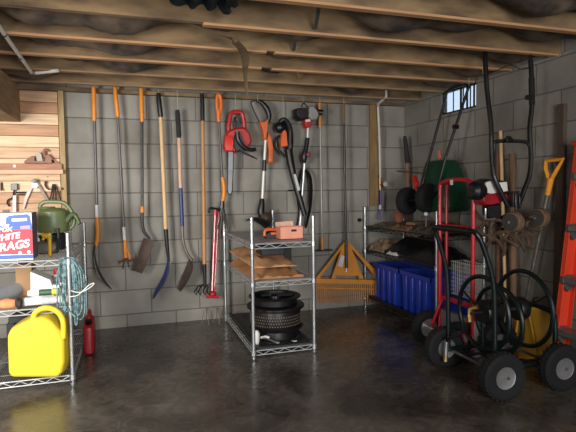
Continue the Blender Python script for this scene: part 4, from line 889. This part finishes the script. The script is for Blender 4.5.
# ------------------------------------------------------------------ D-handled scoop shovel
t = thing('scoop_shovel', 'shovel with orange D-shaped handle and broad yellow scoop on the floor', 'shovel', (2.42, 2.55, 0))
ex = Vector((.06, -1, 0)).normalized()
g0 = onX(549.5, 184, 2.485); sb = onX(525, 308, 2.475); e = Vector((2.405, 2.55, .008))
dn = (sb-g0).normalized(); top = g0-dn*.15; wv = ex
Dp = [g0, g0+(top-g0)*.35-wv*.026, g0+(top-g0)*.65-wv*.052, top-wv*.06, top+wv*.062, g0+(top-g0)*.65+wv*.035, g0+(top-g0)*.35+wv*.016]
put('d_handle', MB().tube(Dp, .0135, 8, True).tube([g0+dn*.07, g0+(top-g0)*.25], [.017, .021], 10), mat('handle_amber', (236, 156, 44), .45, 0, .1), t)
put('shaft', MB().tube([g0+dn*.05, sb+dn*.03], .0125, 10), mat('satin_shaft', (140, 134, 124), .3, .6, .4, 30), t)
yo = mat('scoop_yellow', (226, 172, 52), .4, 0, .15, 6)
P = [sb+Vector((0, 0, .05)), sb, sb+(e-sb)*.35+Vector((.02, 0, 0)), sb+(e-sb)*.75+Vector((.015, 0, 0)), e+Vector((0, 0, .004))]
put('scoop', MB().ribbon(P, ex, [.08, .30, .35, .35, .33], .006, -.12, 5, 10), yo, t)
for f_ in (-.07, .07): put('stiffening_rib', MB().tube([sb+ex*f_*.6+(e-sb)*.08-Vector((.01, 0, 0)), sb+(e-sb)*.5+ex*f_, e+ex*f_*1.4+Vector((-.002, 0, .04))], .007, 6, sm=2), yo, t)

# ------------------------------------------------------------------ red hand truck with a wire basket on it
t = thing('hand_truck', 'red tubular hand truck with two hoops standing before the totes', 'hand truck', (2.13, 2.9, 0))
Ya, Yb = 3.035, 2.675
Xa = 2.10
rr2 = .0145
def hoop(xo, yo0, yo1, ztop, z0, r, zc=.09):
    return MB().tube([(Xa+xo, yo0, z0), (Xa+xo+.0, yo0, .6), (Xa+xo+.0, yo0, ztop-zc), (Xa+xo, yo0-.03, ztop-.02), (Xa+xo, (yo0+yo1)/2, ztop), (Xa+xo, yo1+.03, ztop-.02), (Xa+xo, yo1, ztop-zc), (Xa+xo, yo1, .6), (Xa+xo, yo1, z0)], r, 10, sm=4)
put('frame_hoop', hoop(0, Ya, Yb, 1.185, .07, rr2), red, t)
put('inner_hoop', hoop(.075, Ya+.03, Yb+.10, 1.185, .10, .0125), red, t)
for z_ in (.86, .345): put('cross_bar', MB().box((Xa+.02, (Ya+Yb)/2, z_), (.03, Ya-Yb+.02, .028)), red, t, bev=.003)
put('tie_bracket', MB().tube([(Xa, Ya, .345), (Xa+.075, Ya+.03, .345)], .01, 8).tube([(Xa, Yb, .345), (Xa+.075, Yb+.10, .345)], .01, 8).tube([(Xa, Ya, .86), (Xa+.075, Ya+.03, .86)], .01, 8).tube([(Xa, Yb, .86), (Xa+.075, Yb+.10, .86)], .01, 8), red, t)
put('sticker', MB().box((Xa-.018, 2.88, 1.165), (.004, .028, .034)), labelm, t)
for y in (Ya-.022, Yb): put('axle_brace', MB().tube([(Xa, y, .33), (Xa-.085, y, .145), (Xa-.02, y, .09)], .011, 8), red, t)
put('toe_plate', MB().bb(Xa, Xa+.05, Yb-.02, Ya+.02, .02, .26), mat('plate_grey', (128, 128, 128), .5, .4), t, bev=.003)
put('axle', MB().tube([(Xa-.085, Yb-.03, .128), (Xa-.085, Ya+.055, .128)], .009, 8), steel, t)
def tyre(name, par, c, ax, R, w, r_rim, rimm, n=40, lug=True, lugs=30):
    c = Vector(c); ax = Vector(ax).normalized()
    o = put(name, MB().lathe([(r_rim, -w*.38), (r_rim+.012, -w*.46), (R*.86, -w*.5), (R*.97, -w*.36), (R, -w*.12), (R, w*.12), (R*.97, w*.36), (R*.86, w*.5), (r_rim+.012, w*.46), (r_rim, w*.38), (r_rim, -w*.38)], c, ax, n), rubber, par)
    u, v = basis(ax); k = MB()
    if lug:
        for i in range(lugs):
            a = 2*PI*i/lugs; d = u*math.cos(a)+v*math.sin(a); tt = ax.cross(d)
            M_ = Matrix((d, tt, ax)).transposed()
            for s in (-1, 0, 1): k.box(c+d*(R*.995-.004*abs(s))+ax*(w*.3*s)+tt*(.006*(s % 2)), (.010, .014, w*.2), M_)
        put('tread', k, rubber, o)
    h = w*.42
    put('rim', MB().lathe([(r_rim, -h), (r_rim*1.06, -h*1.05), (r_rim*1.04, -h*.85), (r_rim*.84, -h*.45), (r_rim*.76, 0), (r_rim*.62, h*.05), (r_rim*.52, -h*.35), (r_rim*.34, -h*.4), (r_rim*.28, -h*.95), (0, -h*.97), (0, h*.97), (r_rim*.28, h*.95), (r_rim*.34, h*.4), (r_rim*.52, h*.35), (r_rim*.62, h*.1), (r_rim*.76, h*.1), (r_rim*.84, h*.45), (r_rim*1.04, h*.85), (r_rim*1.06, h*1.05), (r_rim, h)], c, ax, 28), rimm, o)
    k = MB()
    for i in range(5):
        a = 2*PI*i/5; d = u*math.cos(a)+v*math.sin(a)
        for s in (-1, 1): k.tube([c+d*r_rim*.55+ax*(s*h*.3), c+d*r_rim*.55+ax*(s*h*.45)], r_rim*.1, 8)
    put('rim_bolts', k, darkmetal, o)
    return o
rimgrey = mat('rim_silver', (190, 190, 190), .3, .75, .2, 20)
tyre('wheel', t, (Xa-.085, Ya+.027, .125), (0, 1, 0), .121, .055, .062, rimgrey)
tyre('wheel', t, (Xa-.085, Yb+.05, .125), (0, 1, 0), .121, .055, .062, rimgrey)
t = thing('wire_basket', 'white wire mesh basket standing inside the hand truck frame', 'basket', (2.23, 2.9, .36))
bx0, bx1, by0, by1, bz0, bz1 = Xa+.10, Xa+.20, 2.80, 3.04, .364, .60
k = MB()
wm_ = .0017
for i in range(9):
    zz = bz0+(bz1-bz0)*i/8; k.tube([(bx0, by0, zz), (bx1, by0, zz), (bx1, by1, zz), (bx0, by1, zz)], wm_*(1.6 if i in (0, 8) else 1), 5, True)
for i in range(11):
    y = by0+(by1-by0)*i/10
    for x in (bx0, bx1): k.tube([(x, y, bz0), (x, y, bz1)], wm_, 5)
    k.tube([(bx0, y, bz0), (bx1, y, bz0)], wm_, 5)
for i in range(7):
    x = bx0+(bx1-bx0)*i/6
    for y in (by0, by1): k.tube([(x, y, bz0), (x, y, bz1)], wm_, 5)
put('mesh', k, mat('basket_wire', (200, 198, 190), .5, .2), t)
put('basket_rest', MB().bb(Xa+.034, bx1, 2.80, 2.815, .348, .360).bb(Xa+.034, bx1, 3.0, 3.015, .348, .360), darkmetal, t)

# ------------------------------------------------------------------ petrol tiller hanging from the joists
t = thing('garden_tiller', 'red and white petrol tiller hanging by black handlebars from the joists', 'tiller', (2.25, 2.58, .75))
hl_ = [onY(484.5, 52, 2.60), onY(485.5, 66, 2.58), onY(487, 90, 2.56), onY(491, 125, 2.53), onY(491.5, 150, 2.52), onY(493.5, 175, 2.50), onY(500, 190, 2.49), onY(508, 207, 2.49)]
hr_ = [onY(530.5, 60, 2.50), onY(531.5, 78, 2.50), onY(532, 105, 2.50), onY(529.5, 130, 2.50), onY(531, 155, 2.50), onY(529.5, 175, 2.50), onY(524, 190, 2.50), onY(518, 208, 2.5)]
put('handlebar', MB().tube(hl_, .0145, 9, sm=3), black, t)
put('handlebar', MB().tube(hr_, .0145, 9, sm=3), black, t)
for p_ in (hl_[0], hr_[0]): put('hook', MB().tube([p_, Vector((p_.x, p_.y, ZC-.005)), Vector((p_.x+.02, p_.y, ZC+.02))], .008, 7), black, t)
cb_ = [onY(493, 158, 2.59), onY(493.5, 145, 2.585), onY(497, 141.5, 2.58), onY(510, 141, 2.55), onY(526, 142, 2.51), onY(529.5, 146, 2.5)]
put('cross_brace', MB().tube(cb_, .012, 8, sm=3), black, t)
put('wing_knob', MB().box(onY(508.5, 140, 2.54), (.05, .03, .022)).tube([onY(506.5, 137, 2.53), onY(511, 138, 2.53)], .01, 7), black, t, bev=.003)
put('grip_sleeve', MB().tube([hr_[1], hr_[2]], .018, 9).tube([onY(527, 97.5, 2.48), onY(532, 97, 2.5)], .016, 8), rubber, t)
put('cable_tie', MB().tube([onY(484.8, 69, 2.60), onY(485, 74, 2.60)], .0145, 8), labelm, t)
put('throttle_cable', MB().tube([onY(530.5, 68, 2.5), onY(520, 69, 2.52), onY(511, 65, 2.54), onY(500, 69, 2.57), onY(488, 74, 2.6)], .003, 6, sm=4), black, t)
eY = 2.55
ep = lambda p: C(440, 160, 5.76, p)
put('engine_cover', MB().puff([onY(*q, eY) for q in ep([(232, 125), (270, 105), (330, 112), (392, 118), (398, 175), (370, 200), (330, 205), (262, 210), (240, 180)])], (.04, .15, 0), .15), mat('engine_cover', (24, 24, 25), .45), t, bev=.004)
put('white_panel', MB().puff([onY(*q, eY-.012) for q in ep([(268, 128), (300, 118), (338, 190), (300, 196), (262, 188)])], (0, .03, 0), .12).puff([onY(*q, eY-.012) for q in ep([(345, 128), (388, 124), (394, 180), (360, 186)])], (0, .03, 0), .12), whitep, t, bev=.002)
put('red_cowl', MB().puff([onY(*q, eY-.01) for q in ep([(240, 198), (300, 190), (348, 188), (398, 195), (402, 225), (350, 250), (300, 262), (262, 262), (242, 240)])], (.02, .12, 0), .15), mat('tiller_red', (160, 28, 40), .4, 0, .3, 14, coat=.2), t, bev=.003)
c = onY(477.5, 192.5, eY-.0)
put('air_filter', MB().lathe([(0, 0), (.035, 0), (.055, .02), (.058, .06), (.045, .09), (0, .09)], onY(471, 191, eY-.02), (1, .15, 0), 22), black, t)
put('gearbox', MB().puff([onY(*q, eY+.0) for q in ep([(270, 262), (350, 250), (362, 300), (340, 345), (290, 345), (272, 310)])], (.02, .08, 0), .15), mat('gearbox_dark', (40, 38, 38), .5, .4), t)
put('spark_lead', MB().tube([onY(*q, eY-.03) for q in ep([(262, 280), (262, 340), (290, 342), (316, 338)])], .006, 7), steel, t)
put('exhaust', MB().box(onY(513, 199, 2.52), (.05, .06, .10)).tube([onY(515.5, 194, 2.48), onY(516, 211, 2.48)], .009, 8).tube([onY(519.5, 196, 2.48), onY(520, 208, 2.48)], .006, 8), darkmetal, t, bev=.003)
def tiller_wheel(px_, py_, Y_):
    c = onY(px_, py_, Y_); ax = Vector((.75, -.66, 0))
    o = put('depth_wheel', MB().lathe([(0, -.03), (.048, -.028), (.058, -.022), (.062, 0), (.062, .03), (.055, .035), (0, .035)], c, (.93, .3, 0), 26), mat('tyre_tan', (120, 92, 68), .8, 0, .35, 20), t)
    put('wheel_face', MB().lathe([(.0, -.036), (.050, -.034), (.053, -.026)], c, (.93, .3, 0), 26), mat('dusty_rubber', (58, 54, 50), .8), o)
    put('wheel_nut', MB().lathe([(0, -.045), (.008, -.044), (.009, -.034)], c, (.93, .3, 0), 8), steel, o)
tiller_wheel(512.5, 222, 2.47); tiller_wheel(538, 218, 2.475)
put('wheel_axle', MB().tube([onY(512.5, 222, 2.47), onY(538, 218, 2.475)], .008, 8), darkmetal, t)
for (px_, py_, Y_, ax) in ((486, 221, 2.60, (.9, .35, .1)), (492, 236, 2.56, (.85, .5, .15)), (504, 240, 2.56, (.9, .25, -.1)), (499, 224, 2.60, (.9, .4, 0)), (516, 237, 2.52, (.85, .45, .1)), (525, 230, 2.5, (.9, .3, -.1))):
    c = onY(px_, py_, Y_); u, v = basis(ax); k = MB().lathe([(0, -.012), (.022, -.012), (.022, .012), (0, .012)], c, ax, 12)
    for i in range(5):
        a = 2*PI*i/5+px_; d = u*math.cos(a)+v*math.sin(a); s_ = u*math.cos(a+.9)+v*math.sin(a+.9); n_ = Vector(ax).normalized()
        k.tube([c+d*.015, c+d*.045+s_*.005, c+d*.068+s_*.028+n_*.012, c+d*.066+s_*.05+n_*.018], [.016, .017, .015, .008], 6, flat=.7)
    put('tine_star', k, rust, t)

# ------------------------------------------------------------------ hose reel cart
gp = mat('cart_green', (9, 24, 23), .35, .1, .25, 10)
t = thing('hose_reel_cart', 'dark green four-wheeled hose reel cart with black tyres', 'hose reel cart', (2.03, 2.38, 0))
tr = .014
w0 = onZ(508.5, 378.5, .131); w1 = onZ(567.5, 369, .131)
Wn = [(w0.x-.01, w0.y+.037), (w1.x-.01, w1.y+.037), (1.845, 2.62), (2.235, 2.595)]
print('WHEELS', Wn)
for x, y in Wn: tyre('wheel', t, (x, y, .131), (0.05, 1, 0), .127, .075, .056, rimgrey, lugs=26)
for x, y0, y1 in ((1.85, Wn[0][1], 2.62), (2.24, Wn[1][1], 2.595)): put('axle', MB().tube([(x, y0-.04, .131), (x, y1+.04, .131)], .009, 8), greymetal, t)
for y in (2.165, 2.54): put('side_rail', MB().tube([(1.84, y, .145), (2.25, y, .145)], tr, 9), gp, t)
put('push_handle', MB().tube([(1.845, 2.575, .12), (1.84, 2.575, .45), (1.825, 2.575, .64), (1.765, 2.575, .83), (1.735, 2.57, .885), (1.73, 2.54, .895), (1.73, 2.22, .895), (1.735, 2.19, .885), (1.765, 2.175, .83), (1.825, 2.165, .64), (1.84, 2.165, .45), (1.845, 2.165, .12)], tr, 10, sm=3), gp, t)
put('handle_grip', MB().tube([(1.73, 2.52, .895), (1.73, 2.24, .895)], .0185, 10), black, t)
put('end_hoop', MB().tube([(2.262, 2.54, .14), (2.262, 2.54, .36), (2.262, 2.50, .42), (2.262, 2.22, .42), (2.262, 2.175, .36), (2.262, 2.175, .14)], tr, 10, sm=3), gp, t)
cY, cZ = 2.365, .405
put('reel_axle', MB().tube([(1.835, cY, cZ), (2.27, cY, cZ)], .011, 8), darkmetal, t)
put('drum', MB().lathe([(0, 0), (.065, 0), (.07, .01), (.07, .10), (.065, .11), (0, .11)], (1.92, cY, cZ), (1, 0, 0), 24), black, t)
put('drum', MB().lathe([(0, 0), (.065, 0), (.07, .01), (.07, .05), (.065, .06), (0, .06)], (2.155, cY, cZ), (1, 0, 0), 24), black, t)
for x, r_, zz, nm in ((1.925, .212, cZ-.005, 'reel_ring'), (2.035, .19, cZ-.05, 'guide_ring'), (2.215, .222, cZ, 'reel_ring')):
    o = put(nm, MB().ring((x, cY, zz), (1, 0, 0), r_, .0135, 48, 8), gp, t)
    k = MB()
    for i in range(3 if nm == 'reel_ring' else 0):
        a = 2*PI*i/3+.5; k.tube([(x, cY, zz), (x, cY+r_*math.cos(a), zz+r_*math.sin(a))], .006, 6)
    if k.v: put('spokes', k, gp, o)
put('swivel_fitting', MB().tube([(1.87, cY-.03, cZ+.04), (1.845, cY+.01, cZ+.02), (1.84, cY, cZ-.05)], .014, 9, sm=2), mat('brass_fitting', (176, 142, 84), .35, .8), t)
put('crank_arm', MB().tube([(2.27, cY, cZ), (2.28, cY-.02, cZ+.06), (2.30, cY-.02, cZ+.06)], .007, 7), darkmetal, t)
put('leader_hose', MB().tube([(1.842, cY, cZ-.04), (1.83, cY+.08, .26), (1.80, 2.50, .23), (1.80, 2.53, .20)], .010, 8, sm=4), black, t)
a = Vector((1.80, 2.53, .21)); 
put('hose_end', MB().tube([a, a+Vector((-.006, .0, -.10))], [.008, .012], 9), steel, t)
put('hose_coupling', MB().tube([a+Vector((-.006, 0, -.095)), a+Vector((-.008, 0, -.135))], .014, 10), mat('brass_bright', (206, 180, 128), .3, .8), t)
for y in (2.25, 2.45): put('tray_bar', MB().bb(1.86, 2.23, y, y+.02, .12, .13), gp, t)
# ------------------------------------------------------------------ red step ladder
lr = mat('ladder_red', (226, 66, 38), .45, 0, .12, 6)
t = thing('step_ladder', 'red-orange fibreglass step ladder leaning on the side wall', 'ladder', (2.4, 2.03, 0))
def rail(y, lean0, lean1, h, wid=.085, th=.028, nm='rail', s=1):
    # channel section: web and two flanges, from the foot (lean0) to the top (lean1)
    a = Vector((lean0, y, 0.0)); b = Vector((lean1, y, h)); d = (b-a); n = Vector((1, 0, 0))
    k = MB()
    k.prism([a, a+n*wid, b+n*wid, b], (0, .004, 0))
    k.prism([a, a+n*.005, b+n*.005, b], (0, -s*th, 0)); k.prism([a+n*(wid-.005), a+n*wid, b+n*wid, b+n*(wid-.005)], (0, -s*th, 0))
    return put(nm, k, lr, t, bev=.001)
H = 1.36
LA, LB = 2.30, 2.468
rail(2.25, LA, LB, H, .095); rail(1.82, LA, LB, H, .095, s=-1)
alu = mat('aluminium', (150, 148, 146), .4, .7, .25, 15)
for z_ in (.30, .60, .90, 1.20):
    x = LA+(LB-LA)*z_/H
    o = put('step', MB().bb(x-.008, x+.09, 1.825, 2.245, z_-.004, z_).bb(x-.008, x-.004, 1.825, 2.245, z_-.028, z_), alu, t, bev=.001)
    for y in (2.222, 1.835):
        put('step_bracket', MB().prism([(x-.012, y, z_-.03), (x+.03, y, z_-.085), (x+.075, y, z_-.05), (x+.07, y, z_+.012), (x-.012, y, z_+.008)], (0, .014, 0)), mat('bracket_grey', (118, 114, 112), .45, .6), o)
        put('rivet', MB().tube([(x+.012, y+.0, z_-.02), (x+.012, y-.008, z_-.02)], .006, 8).tube([(x+.05, y, z_-.03), (x+.05, y-.008, z_-.03)], .006, 8), steel, o)
for y in (2.25, 1.82): put('rubber_foot', MB().bb(2.295, 2.40, y-.035 if y > 2 else y-.005, y+.008 if y > 2 else y+.035, 0, .035), black, t, bev=.004)
put('top_cap', MB().bb(2.46, 2.567, 1.80, 2.27, H, H+.03), mat('cap_red', (200, 60, 40), .5), t, bev=.005)
